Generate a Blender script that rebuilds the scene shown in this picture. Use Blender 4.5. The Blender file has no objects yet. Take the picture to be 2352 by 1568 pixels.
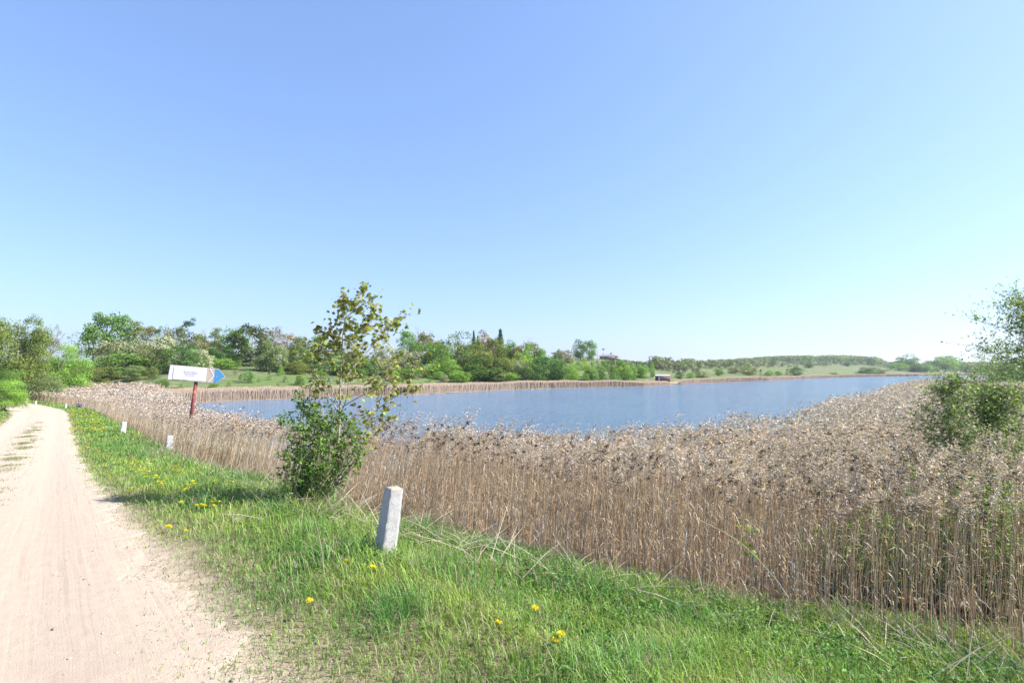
import bpy, math, random
import numpy as np
from mathutils import Vector, Matrix
R = np.random.default_rng(7)
random.seed(7)
sc = bpy.context.scene
COL = sc.collection
rad = math.radians

# ------------------------------------------------------------------ camera, sky, sun, exposure
CAMZ = 5.0            # water level is z = 0
F = 1176.0            # focal length in units of a 2352 px wide picture
PITCH = math.atan(66.0 / F)
cam_d = bpy.data.cameras.new('camera'); cam_d.lens = 18.0; cam_d.sensor_width = 36.0
cam_d.clip_start = 0.05; cam_d.clip_end = 6000
cam = bpy.data.objects.new('camera', cam_d); COL.objects.link(cam)
cam.location = (0, 0, CAMZ); cam.rotation_euler = (rad(90) + PITCH, 0, 0)
sc.camera = cam
SUN_EL, SUN_AZ = rad(41), rad(1)       # azimuth measured from +X towards +Y
SUN = Vector((math.cos(SUN_EL) * math.cos(SUN_AZ), math.cos(SUN_EL) * math.sin(SUN_AZ), math.sin(SUN_EL)))
w = bpy.data.worlds.new('World'); sc.world = w; w.use_nodes = True
nt = w.node_tree; nt.nodes.clear()
sky = nt.nodes.new('ShaderNodeTexSky'); sky.sky_type = 'NISHITA'; sky.sun_disc = False
sky.sun_elevation = SUN_EL; sky.sun_rotation = rad(90) - SUN_AZ
sky.altitude = 50; sky.air_density = 1.2; sky.dust_density = 1.0; sky.ozone_density = 6.0
bgn = nt.nodes.new('ShaderNodeBackground'); bgn.inputs[1].default_value = 0.139
won = nt.nodes.new('ShaderNodeOutputWorld')
gm = nt.nodes.new('ShaderNodeGamma'); gm.inputs[1].default_value = 0.65; nt.links.new(sky.outputs[0], gm.inputs[0]); tn = nt.nodes.new('ShaderNodeMix'); tn.data_type = 'RGBA'; tn.blend_type = 'MULTIPLY'; tn.inputs[0].default_value = 1; tn.inputs[7].default_value = (0.875, 0.99, 1.27, 1); nt.links.new(gm.outputs[0], tn.inputs[6]); nt.links.new(tn.outputs[2], bgn.inputs[0]); nt.links.new(bgn.outputs[0], won.inputs[0])
sl = bpy.data.lights.new('sun', 'SUN'); sl.energy = 5.0; sl.angle = rad(0.53); sl.color = (1, 0.955, 0.89)
so = bpy.data.objects.new('sun', sl); COL.objects.link(so); so.rotation_euler = SUN.to_track_quat('Z', 'Y').to_euler()
so.location = (20, 0, 30)
sc.view_settings.view_transform = 'Standard'; sc.view_settings.look = 'None'
sc.view_settings.exposure = 1.32; sc.view_settings.gamma = 1.0
sc.render.resolution_x = 1024; sc.render.resolution_y = 682

# ------------------------------------------------------------------ terrain function
DX, DY = -0.661, 0.751        # direction of the road
NX, NY = 0.751, 0.661         # towards the lake
def st(X, Y):
    s = X * DX + Y * DY; t = X * NX + Y * NY
    return s, t + 0.004 * np.maximum(0, s - 60) ** 2
def lerp(x, xs, ys): return np.interp(x, xs, ys)
UW = [-1.6, -1.0, -.8, -.667, -.524, -.191, .006, .258, .312, .495, .722, .945, 1.2, 1.6]
YW = [95, 92, 84, 79, 88, 107, 137, 163, 178, 245, 420, 535, 560, 560]
def yw(u): return lerp(u, UW, YW)
OFF = np.array([-30, -6, 0, 6, 15, 30, 60, 110, 165, 220, 300, 420, 520, 700, 1500.])
PU = [-1.6, -.82, -.5, -.19, .0, .19, .31, .5, .72, .95, 1.6]
PH = np.array([
 [-.8, -.2, .1, .3, .8, 2.2, 5.6, 8.3, 9, 9, 9, 9, 9, 9, 9],
 [-.8, -.2, .1, .3, .8, 2.4, 6.0, 8.2, 8.3, 8.4, 8.5, 9, 9, 9, 9],
 [-.8, -.2, .1, .5, 1.3, 3.2, 6.4, 9.2, 10, 10.5, 11, 11, 11, 11, 11],
 [-.8, -.2, .1, .5, 1.2, 3.0, 5.8, 9.2, 10.5, 11, 11, 11, 11, 11, 11],
 [-.8, -.2, .1, .5, 1.4, 3.6, 7.2, 11.5, 13, 13.5, 13, 13, 13, 13, 13],
 [-.8, -.2, .1, .4, 1.0, 2.3, 5.0, 9.0, 12, 12.3, 12, 12, 12, 13, 13],
 [-.8, -.2, .1, .4, .9, 1.8, 3.0, 5.4, 8.2, 8.0, 8.5, 10, 14, 16, 16],
 [-.8, -.2, .1, .3, .7, 1.4, 2.6, 4.4, 6.0, 7.4, 9.6, 13, 17, 20, 20],
 [-.8, -.2, .1, .3, .6, 1.0, 2.0, 4.0, 6.0, 8.5, 11, 15, 17, 18, 18],
 [-.8, -.2, .1, .3, .6, 1.0, 1.6, 3.0, 5.0, 7.0, 9, 11, 13, 14, 14],
 [-.8, -.2, .1, .3, .6, 1.0, 1.6, 3.0, 5.0, 7.0, 9, 11, 13, 14, 14]])
def hfar(X, Y):
    Yc = np.maximum(Y, 1.0); u = np.clip(X / Yc, -1.6, 1.6); o = Y - yw(u)
    fi = np.interp(u, PU, np.arange(len(PU))); i0 = np.minimum(fi.astype(int), len(PU) - 2); a = fi - i0
    a = a * a * (3 - 2 * a)
    oi = np.interp(o, OFF, np.arange(len(OFF))); j0 = np.minimum(oi.astype(int), len(OFF) - 2); b = oi - j0
    h0 = PH[i0, j0] * (1 - b) + PH[i0, j0 + 1] * b; h1 = PH[i0 + 1, j0] * (1 - b) + PH[i0 + 1, j0 + 1] * b
    h = h0 * (1 - a) + h1 * a
    return h + np.where(h > .6, 1, 0) * (.25 * np.sin(X * .06 + 1) * np.sin(Y * .05) + .12 * np.sin(X * .17) * np.cos(Y * .13 + 2)) * np.clip((h - .6) / 2, 0, 1)
def hbank(X, Y):
    s, t = st(X, Y)
    d = lerp(s, [-200, -20, 0, 3.6, 6.6, 10.6, 16, 25, 35, 53, 77, 120], [1.2, 1.5, 1.62, 1.65, 1.8, 2.05, 2.45, 2.95, 3.2, 3.7, 4.15, 4.3])
    e = .03 * np.clip(t - .5, 0, 1.8) + .25 * np.clip(t - 2.3, 0, 2.6) + np.where(s < 6, .14 + .28 * np.clip(s / 6, 0, 1), .42) * np.clip(t - 4.9, 0, 99)
    e -= .06 * np.clip(-2.6 - t, 0, 12)
    h = CAMZ - d - e
    micro = .02 * np.sin(X * 2.1 + Y) * np.sin(Y * 1.7 - X * .6) + .012 * np.sin(X * 5.3) * np.sin(Y * 4.7 + 1)
    h += micro * np.clip(np.abs(t + 1.0) / 2 - .4, 0, 1)
    # shallow wheel ruts and a slight crown in the road
    h += -.022 * np.exp(-((t + .1) / .28) ** 2) - .022 * np.exp(-((t + 1.9) / .3) ** 2) + .015 * np.exp(-((t + 1.0) / .3) ** 2)
    return np.maximum(h, -.8)
def H(X, Y):
    X = np.asarray(X, float); Y = np.asarray(Y, float)
    m = 2.6 * np.exp(-(((X - 200) / 48) ** 2 + ((Y - 185) / 36) ** 2) ** 2) - .8
    return np.maximum(np.maximum(hbank(X, Y), hfar(X, Y)), m)
def h1(x, y): return float(H(x, y))
def ray(x, y):
    up = (784 - y) / F; dx = (x - 1176) / F
    return dx, math.cos(PITCH) - up * math.sin(PITCH), math.sin(PITCH) + up * math.cos(PITCH)
_K = np.concatenate([np.linspace(1, 12, 1500)[:-1], np.geomspace(12, 1200, 2600)])
def hit(x, y, maxd=1200):
    dx, dy, dz = ray(x, y); d = CAMZ + dz * _K - H(dx * _K, dy * _K); n = np.nonzero(d < 0)[0]
    if len(n) == 0: k = _K[-1]
    elif n[0] == 0: k = _K[0]
    else: i = n[0]; k = _K[i - 1] + (_K[i] - _K[i - 1]) * d[i - 1] / (d[i - 1] - d[i])
    return Vector((dx * k, dy * k, h1(dx * k, dy * k)))
def at(x, y, Y):       # point on the sight line at depth Y
    dx, dy, dz = ray(x, y); k = Y / dy
    return Vector((dx * k, Y, CAMZ + dz * k))
_e = [hit(*p) for p in [(2352, 1525), (1880, 1432), (1600, 1388), (1300, 1330), (1100, 1262), (940, 1225), (800, 1190), (640, 1120), (540, 1090), (437, 1060), (388, 1038), (283, 990)]]
_es = sorted([tuple(float(q) for q in st(p.x, p.y)) for p in _e])
ES = [-60] + [a for a, b in _es] + [60, 90, 130]; ET = [8.0] + [b for a, b in _es] + [2.5, 2.6, 3]
def vw(s): return np.interp(s, [-5, 0, 4, 10, 20], [1.05, .95, .75, .42, .25])
def tedge(s): return np.interp(s, ES, ET) - .55 * np.exp(-((s - 19) / 7) ** 2) - np.interp(s, [-4, 1, 3, 8, 11], [1.2, .75, .35, .2, 0])
print('EDGE', [(round(a, 1), round(b, 1)) for a, b in _es])

# ------------------------------------------------------------------ helpers
def tag(o, label=None, cat=None, group=None, kind=None):
    if label: o['label'] = label
    if cat: o['category'] = cat
    if group: o['group'] = group
    if kind: o['kind'] = kind
    return o
def empty(name, loc=(0, 0, 0), rz=0):
    o = bpy.data.objects.new(name, None); COL.objects.link(o); o.location = loc; o.rotation_euler = (0, 0, rz)
    o.empty_display_size = .2
    return o
def mk(name, V, F_, C=None, mat=None, attrs=None, smooth=False):
    """V (n,3); F_ list of (k,3)/(k,4) int arrays; C (n,3) vertex colour"""
    me = bpy.data.meshes.new(name); V = np.asarray(V, np.float32)
    Fs = [np.asarray(f, np.int32) for f in F_ if len(f)]
    nl = sum(f.size for f in Fs); npol = sum(len(f) for f in Fs)
    me.vertices.add(len(V)); me.vertices.foreach_set('co', V.ravel())
    me.loops.add(nl); me.polygons.add(npol)
    me.loops.foreach_set('vertex_index', np.concatenate([f.ravel() for f in Fs]))
    tot = np.concatenate([np.full(len(f), f.shape[1], np.int32) for f in Fs])
    st_ = np.concatenate([[0], np.cumsum(tot)[:-1]]).astype(np.int32)
    me.polygons.foreach_set('loop_start', st_)
    me.polygons.foreach_set('loop_total', tot)
    if smooth: me.polygons.foreach_set('use_smooth', np.ones(npol, bool))
    me.update(calc_edges=True)
    if C is not None:
        ca = me.color_attributes.new('Col', 'FLOAT_COLOR', 'POINT')
        cc = np.ones((len(V), 4), np.float32); cc[:, :3] = C; ca.data.foreach_set('color', cc.ravel())
    for k, a in (attrs or {}).items():
        at_ = me.attributes.new(k, 'FLOAT', 'POINT'); at_.data.foreach_set('value', np.asarray(a, np.float32))
    if mat: me.materials.append(mat)
    me.validate()
    return me
def link(name, me, parent=None, loc=None):
    o = bpy.data.objects.new(name, me); COL.objects.link(o)
    if parent: o.parent = parent
    if loc is not None: o.location = loc
    return o
class Buf:
    def __init__(s): s.V = []; s.F = {3: [], 4: []}; s.C = []; s.n = 0
    def add(s, V, F_, C):
        V = np.asarray(V, float); C = np.asarray(C, float)
        if C.ndim == 1: C = np.tile(C, (len(V), 1))
        s.V.append(V); s.C.append(C)
        for f in (F_ if isinstance(F_, list) else [F_]):
            f = np.asarray(f)
            if len(f): s.F[f.shape[1]].append(f + s.n)
        s.n += len(V); return s
    def arr(s): return np.concatenate(s.V), [np.concatenate(f) for f in s.F.values() if f], np.concatenate(s.C)
    def mesh(s, name, mat, smooth=False):
        V, F_, C = s.arr(); return mk(name, V, F_, C, mat, smooth=smooth)
def scatter(protos, which, P, yaw, scale, tint, lean=None, zs=None, ws=None):
    """merge copies of prototype meshes (V,F,C) into one buffer"""
    B = Buf()
    for k, (V, Fs, C) in enumerate(protos):
        idx = np.nonzero(which == k)[0]
        if not len(idx): continue
        n, m = len(idx), len(V)
        c, s = np.cos(yaw[idx])[:, None], np.sin(yaw[idx])[:, None]; sc_ = scale[idx][:, None]
        w_ = sc_ if ws is None else ws[idx][:, None]
        z_ = sc_ if zs is None else zs[idx][:, None]
        x = (V[None, :, 0] * c - V[None, :, 1] * s) * w_; y = (V[None, :, 0] * s + V[None, :, 1] * c) * w_; z = V[None, :, 2] * z_
        if lean is not None: x = x + z * lean[idx, 0:1]; y = y + z * lean[idx, 1:2]
        W = np.stack([x, y, z], -1) + P[idx][:, None, :]
        off = (np.arange(n) * m)[:, None, None]
        FF = [(f[None] + off).reshape(-1, f.shape[1]) for f in Fs]
        CC = np.clip(C[None] * tint[idx][:, None, :], 0, 1)
        B.add(W.reshape(-1, 3), FF, CC.reshape(-1, 3))
    return B
def unit(v): return v / np.maximum(np.linalg.norm(v, axis=-1, keepdims=True), 1e-9)
def leafset(P, N, L, Wd, C, B=None, fold=.25, rng=R, droop=0., pts=None):
    """one folded diamond leaf per point: centre P, normal N, length L, width Wd"""
    n = len(P); B = B or Buf()
    a = rng.normal(size=(n, 3)); a[:, 2] -= droop; T = unit(np.cross(N, np.cross(a, N))); S = np.cross(N, T)
    L = np.broadcast_to(L, n)[:, None]; Wd = np.broadcast_to(Wd, n)[:, None]
    v0 = P - T * L * .5; v2 = P + T * L * .5
    v1 = P + S * Wd * .5 + N * Wd * fold; v3 = P - S * Wd * .5 + N * Wd * fold
    V = np.stack([v0, v1, v2, v3], 1).reshape(-1, 3)
    q = np.arange(n)[:, None] * 4
    Fq = np.concatenate([q + [0, 1, 2], q + [0, 2, 3]])
    return B.add(V, [Fq], np.repeat(C, 4, 0))
def tube(B, pts, rads, col, sides=6, cap=True):
    pts = [np.array(p, float) for p in pts]; n = len(pts); V = []
    for i, p in enumerate(pts):
        d = pts[min(i + 1, n - 1)] - pts[max(i - 1, 0)]; d = d / (np.linalg.norm(d) + 1e-9)
        a = np.cross(d, [0, 0, 1] if abs(d[2]) < .9 else [0, 1, 0]); a /= np.linalg.norm(a); b = np.cross(d, a)
        for k in range(sides):
            t = 2 * math.pi * k / sides; V.append(p + (a * math.cos(t) + b * math.sin(t)) * rads[i])
    Fq = [[i * sides + k, i * sides + (k + 1) % sides, (i + 1) * sides + (k + 1) % sides, (i + 1) * sides + k] for i in range(n - 1) for k in range(sides)]
    V.append(pts[-1]); V.append(pts[0]); t = len(V) - 2; Ft = []
    if cap:
        Ft = [[(n - 1) * sides + k, (n - 1) * sides + (k + 1) % sides, t] for k in range(sides)] + [[(k + 1) % sides, k, t + 1] for k in range(sides)]
    B.add(np.array(V), [np.array(Fq)] + ([np.array(Ft)] if Ft else []), col); return B
def box(B, c, d, col, rot=None):
    c = np.array(c, float); d = np.array(d, float) / 2
    V = np.array([[x, y, z] for x in (-1, 1) for y in (-1, 1) for z in (-1, 1)], float) * d
    if rot is not None: V = V @ np.array(rot).T
    B.add(V + c, [np.array([[0, 1, 3, 2], [4, 6, 7, 5], [0, 4, 5, 1], [2, 3, 7, 6], [0, 2, 6, 4], [1, 5, 7, 3]])], col); return B

# ------------------------------------------------------------------ materials
class M:
    def __init__(s, name):
        s.m = bpy.data.materials.new(name); s.m.use_nodes = True; s.t = s.m.node_tree; s.t.nodes.clear()
        s.out = s.n('ShaderNodeOutputMaterial')
    def n(s, ty, **kw):
        x = s.t.nodes.new(ty)
        for k, v in kw.items(): setattr(x, k, v)
        return x
    def l(s, a, b): s.t.links.new(a, b)
    def put(s, sock, v):
        if isinstance(v, bpy.types.NodeSocket): s.l(v, sock)
        elif isinstance(v, (tuple, list)) and len(v) == 3 and sock.type == 'RGBA': sock.default_value = (*v, 1)
        else: sock.default_value = v
    def math(s, op, a, b=0., c=0., clamp=False):
        x = s.n('ShaderNodeMath', operation=op, use_clamp=clamp)
        for i, v in enumerate((a, b, c)): s.put(x.inputs[i], v)
        return x.outputs[0]
    def mix(s, f, a, b, bt='MIX'):
        x = s.n('ShaderNodeMix', data_type='RGBA', blend_type=bt)
        s.put(x.inputs[0], f); s.put(x.inputs[6], a); s.put(x.inputs[7], b); return x.outputs[2]
    def noise(s, scale, detail=4, vec=None, rough=.55, col=False):
        x = s.n('ShaderNodeTexNoise'); x.inputs['Scale'].default_value = scale; x.inputs['Detail'].default_value = detail; x.inputs['Roughness'].default_value = rough
        if vec is not None: s.l(vec, x.inputs['Vector'])
        return x.outputs[1 if col else 0]
    def ramp(s, f, a, b):
        x = s.n('ShaderNodeMapRange', interpolation_type='SMOOTHSTEP'); s.put(x.inputs[0], f); x.inputs[1].default_value = a; x.inputs[2].default_value = b; return x.outputs[0]
    def pos(s): return s.n('ShaderNodeNewGeometry').outputs['Position']
    def objc(s): return s.n('ShaderNodeTexCoord').outputs['Object']
    def attr(s, name, fac=False): return s.n('ShaderNodeAttribute', attribute_name=name).outputs['Fac' if fac else 'Color']
    def bump(s, h, strength, dist, normal=None):
        x = s.n('ShaderNodeBump'); x.inputs['Strength'].default_value = strength; x.inputs['Distance'].default_value = dist; s.l(h, x.inputs['Height'])
        if normal: s.l(normal, x.inputs['Normal'])
        return x.outputs[0]
    def bsdf(s, col, rough=.7, spec=.3, normal=None, metal=0., coat=0.):
        p = s.n('ShaderNodeBsdfPrincipled'); s.put(p.inputs['Base Color'], col); s.put(p.inputs['Roughness'], rough)
        p.inputs['Specular IOR Level'].default_value = spec; p.inputs['Metallic'].default_value = metal
        if normal: s.l(normal, p.inputs['Normal'])
        return p
    def dim(s, c, k=.78): return s.mix(1.0, c, (k, k, k), 'MULTIPLY')
    def done(s, sh): s.l(sh, s.out.inputs[0]); return s.m
def simple(name, col, rough=.7, var=.15, scale=8, spec=.3, bump=0., metal=0.):
    m = M(name); nz = m.noise(scale, 5, m.objc()); f = m.math('MULTIPLY_ADD', nz, var * 2, 1 - var)
    c = m.mix(1.0, col, f, 'MULTIPLY')
    return m.done(m.bsdf(c, rough, spec, m.bump(nz, bump, .02) if bump else None, metal).outputs[0])
def foliage(name, transl=.35, objcol=True, rough=.55, spec=.25, var=.25):
    """leaf colour = vertex colour x object colour"""
    m = M(name); c = m.attr('Col')
    if objcol: c = m.mix(1.0, c, m.n('ShaderNodeObjectInfo').outputs['Color'], 'MULTIPLY')
    c = m.mix(1.0, c, (.74, .74, .74), 'MULTIPLY')
    p = m.bsdf(c, rough, spec)
    t = m.n('ShaderNodeBsdfTranslucent'); c2 = m.mix(1.0, c, (1.15, 1.2, .55), 'MULTIPLY'); m.l(c2, t.inputs[0])
    x = m.n('ShaderNodeMixShader'); x.inputs[0].default_value = transl; m.l(p.outputs[0], x.inputs[1]); m.l(t.outputs[0], x.inputs[2])
    return m.done(x.outputs[0])
LEAF = foliage('leaf'); NLEAF = foliage('near leaf', .40, False, .5, .22); GRASS = foliage('grass blade', .35, False, .45, .3)
REED = foliage('reed straw', .22, False, .55, .3); PETAL = foliage('petal', .25, False, .6, .2)
mb = M('bark'); _n = mb.noise(14, 6, mb.objc()); _c = mb.mix(_n, (.12, .095, .07), (.30, .26, .21)); BARK = mb.done(mb.bsdf(_c, .85, .2, mb.bump(_n, .6, .02)).outputs[0])
mb = M('pale bark'); _n = mb.noise(30, 5, mb.objc()); _c = mb.mix(_n, (.24, .20, .16), (.44, .40, .35)); PBARK = mb.done(mb.bsdf(_c, .8, .25, mb.bump(_n, .4, .005)).outputs[0])

# ------------------------------------------------------------------ ground sheet
def ground_mesh():
    na = 720; r = np.concatenate([np.linspace(0, 3, 16)[1:], np.geomspace(3, 60, 170)[1:], np.geomspace(60, 700, 150)[1:], np.geomspace(700, 3500, 12)[1:]])
    # finer angular steps inside the view
    th = np.concatenate([np.linspace(-math.pi, -1.0, 120)[:-1], np.linspace(-1.0, 1.0, 520)[:-1], np.linspace(1.0, math.pi, 120)[:-1]])
    na = len(th); RR, TT = np.meshgrid(r, th, indexing='ij')
    X = RR * np.sin(TT); Y = RR * np.cos(TT); Z = H(X, Y)
    V = np.stack([X, Y, Z], -1).reshape(-1, 3); nr = len(r)
    V = np.concatenate([V, [[0, 0, h1(0, 0)]]])
    i = np.arange(nr - 1)[:, None] * na; j = np.arange(na)[None]; j2 = (j + 1) % na
    Q = np.stack([i + j, i + j2, i + na + j2, i + na + j], -1).reshape(-1, 4)[:, ::-1]
    T_ = np.stack([np.full(na, len(V) - 1), np.arange(na), (np.arange(na) + 1) % na], -1)[:, ::-1]
    s, t = st(V[:, 0], V[:, 1])
    return V, [Q, T_], s, t
GV, GF, gs, gt = ground_mesh()
m = M('ground'); P_ = m.pos(); t_ = m.attr('tt', True)
n1 = m.noise(.35, 6, P_); n2 = m.noise(6, 6, P_); n3 = m.noise(60, 4, P_); nb = m.noise(.03, 5, P_)
green = m.mix(n2, (.09, .12, .045), (.18, .21, .09))
green = m.mix(m.ramp(n1, .46, .64), green, (.33, .30, .19))
green = m.mix(m.ramp(nb, .44, .6), green, m.mix(n2, (.12, .18, .055), (.19, .25, .09)))
gr_ = m.noise(140, 5, P_, .7); sand = m.mix(m.noise(9, 6, P_, .6), (.50, .385, .285), (.62, .50, .39)); sand = m.mix(m.math('MULTIPLY', m.ramp(gr_, .62, .70), .6), sand, (.26, .20, .15)); sand = m.mix(m.math('MULTIPLY', m.ramp(gr_, .35, .7), .3), sand, (.72, .60, .48))
soil = m.mix(n2, (.10, .075, .045), (.24, .18, .11))
e1 = m.math('MULTIPLY_ADD', m.noise(3.5, 6, P_), 1.6, -.8)
te = m.math('ADD', t_, e1)
gga = m.math('MULTIPLY_ADD', m.math('ADD', m.noise(7, 5, P_), -.5), .9, m.attr('gg', True))
c = m.mix(m.ramp(gga, .25, 1.25), sand, m.mix(n3, (.17, .145, .08), (.36, .31, .18)))
c = m.mix(m.ramp(te, 2.6, 3.4), c, m.mix(n3, (.07, .055, .03), (.20, .15, .09)))
near = m.n('ShaderNodeVectorMath', operation='LENGTH'); m.l(P_, near.inputs[0])
c = m.mix(m.ramp(near.outputs['Value'], 60, 74), c, green)
sz_ = m.n('ShaderNodeSeparateXYZ'); m.l(P_, sz_.inputs[0])
c = m.mix(m.math('MULTIPLY', m.ramp(m.math('MULTIPLY', sz_.outputs[2], -1.0), -.95, -.55), m.ramp(near.outputs['Value'], 40, 60)), c, m.mix(n3, (.34, .25, .16), (.50, .38, .26)))
c = m.mix(m.ramp(m.math('MULTIPLY', te, -1.0), 2.4, 3.2), c, green)
c = m.dim(c, .70)
m.done(m.bsdf(c, .95, .1, m.bump(m.math('ADD', n2, m.math('MULTIPLY', n3, .6)), .8, .03)).outputs[0])
g = link('ground', mk('ground', GV, GF, None, m.m, {'tt': gt, 'ss': gs, 'gg': np.clip((gt - .42) / vw(gs), 0, 3)}, smooth=True)); tag(g, 'grassy lake shore and slopes', None, None, 'structure')

# ------------------------------------------------------------------ sand road (sheet laid over the ground)
def road_mesh():
    s = np.concatenate([np.linspace(-40, -2, 60)[:-1], np.linspace(-2, 25, 420)[:-1], np.linspace(25, 125, 300)])
    k = np.linspace(0, 1, 70); S, K = np.meshgrid(s, k, indexing='ij')
    def rag(s, p): return .10 * np.sin(s * 2.3 + p) + .08 * np.sin(s * 5.1 + 2 * p) + .05 * np.sin(s * 11.7 + p) + .03 * np.sin(s * 23 + 3 * p)
    lo = -2.7 - np.clip((S - 50) * .03, 0, 1.0) + rag(S, 1) ; hi = .62 + rag(S, 4) + .35 * np.exp(-((S - 2.5) / 2.0) ** 2)
    T = lo + (hi - lo) * K; t0 = T - .004 * np.maximum(0, S - 60) ** 2
    X = S * DX + t0 * NX; Y = S * DY + t0 * NY
    Z = H(X, Y) + .004 + .012 * np.sin(np.clip(K, 0, 1) * math.pi) ** .3 - .006 * (K < .01) - .006 * (K > .99)
    V = np.stack([X, Y, Z], -1).reshape(-1, 3); n = len(k)
    i = np.arange(len(s) - 1)[:, None] * n; j = np.arange(n - 1)[None]
    Q = np.stack([i + j, i + j + 1, i + n + j + 1, i + n + j], -1).reshape(-1, 4)[:, ::-1]
    return V, [Q], S.ravel(), T.ravel()
RV, RF, rs, rt = road_mesh()
m = M('sand road'); P_ = m.pos(); t_ = m.attr('tt', True); s_ = m.attr('ss', True)
def comb(m, a, b, ka, kb):
    x = m.n('ShaderNodeCombineXYZ'); m.l(m.math('MULTIPLY', a, ka), x.inputs[0]); m.l(m.math('MULTIPLY', b, kb), x.inputs[1]); return x.outputs[0]
wob = m.math('MULTIPLY_ADD', m.noise(.25, 2, P_), .12, t_)
tr = m.noise(1, 5, comb(m, wob, s_, 16, .25)); tr2 = m.noise(1, 3, comb(m, wob, s_, 4, .12))
gr = m.noise(140, 5, P_, .7); md = m.noise(9, 6, P_, .6); big = m.noise(.9, 4, P_)
c = m.mix(md, (.50, .385, .285), (.62, .50, .39)); c = m.mix(m.math('MULTIPLY', m.ramp(gr, .35, .7), .35), c, (.72, .60, .48))
c = m.mix(m.math('MULTIPLY', m.ramp(tr, .58, .66), .24), c, (.40, .30, .22))
c = m.mix(m.math('MULTIPLY', m.ramp(gr, .66, .72), .6), c, (.26, .20, .15))
c = m.mix(m.math('MULTIPLY', m.ramp(big, .5, .75), .3), c, (.55, .47, .39))
hh = m.math('ADD', m.math('MULTIPLY', tr, .35), m.math('ADD', m.math('MULTIPLY', md, .5), m.math('MULTIPLY', gr, .35)))
c = m.dim(c, .73)
m.done(m.bsdf(c, .95, .1, m.bump(hh, .9, .03)).outputs[0])
rd = link('road', mk('road', RV, RF, None, m.m, {'tt': rt, 'ss': rs}, smooth=True)); tag(rd, 'pale sandy track', None, None, 'structure')

def pebbles():
    n = 2600; s = R.uniform(1, 16, n) ** 1.0; t = R.uniform(-3, 1.4, n); X = s * DX + t * NX; Y = s * DY + t * NY; sz = R.uniform(.003, .011, n) * np.where(R.random(n) < .03, 2.2, 1)
    ico = np.array([[0, 0, 1], [.9, 0, .3], [.28, .85, .3], [-.72, .53, .3], [-.72, -.53, .3], [.28, -.85, .3], [0, 0, -.5]]); f = np.array([[0, 1, 2], [0, 2, 3], [0, 3, 4], [0, 4, 5], [0, 5, 1], [6, 2, 1], [6, 3, 2], [6, 4, 3], [6, 5, 4], [6, 1, 5]])
    pr = [(ico * R.uniform(.7, 1.3, (7, 1)) * [1, .8, .6], [f], np.ones((7, 3))) for _ in range(4)]
    ti = np.array((.40, .34, .28)) * R.uniform(.35, 1.3, (n, 1)); return scatter(pr, R.integers(0, 4, n), np.stack([X, Y, H(X, Y) + .012], -1), R.uniform(0, 6.28, n), sz, ti)
m = M('pebble'); m.done(m.bsdf(m.attr('Col'), .85, .2).outputs[0]); pbm = m.m
o = link('pebbles', pebbles().mesh('pebbles', pbm)); tag(o, 'tiny stones and crumbs strewn on the sandy road', 'pebbles', None, 'stuff')

# ------------------------------------------------------------------ water
m = M('lake water'); P_ = m.pos()
mp = m.n('ShaderNodeMapping'); mp.inputs['Scale'].default_value = (1.0, 2.2, 1); mp.inputs['Rotation'].default_value = (0, 0, rad(20)); m.l(P_, mp.inputs[0])
calm = m.ramp(m.noise(.03, 3, P_), .35, .6)
sx = m.n('ShaderNodeSeparateXYZ'); m.l(P_, sx.inputs[0])
windy = m.ramp(sx.outputs[0], -55, 60)
w1 = m.noise(1.6, 6, mp.outputs[0], .62); w2 = m.noise(.35, 4, mp.outputs[0], .5)
hh = m.math('ADD', m.math('MULTIPLY', w1, .9), m.math('MULTIPLY', w2, 1.6))
hh = m.math('MULTIPLY', hh, m.math('MULTIPLY_ADD', m.math('MULTIPLY', windy, m.math('MULTIPLY_ADD', calm, .35, .65)), .85, .15))
p = m.bsdf((.11, .19, .28), .10, .5, m.bump(hh, 1.0, .55)); p.inputs['IOR'].default_value = 1.33
m.done(p.outputs[0])
a = 2500
ww = link('water', mk('water', [[-400, -300, 0], [a, -300, 0], [a, a, 0], [-400, a, 0]], [np.array([[0, 1, 2, 3]])], None, m.m)); tag(ww, 'blue rippled lake', None, None, 'structure')

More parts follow.
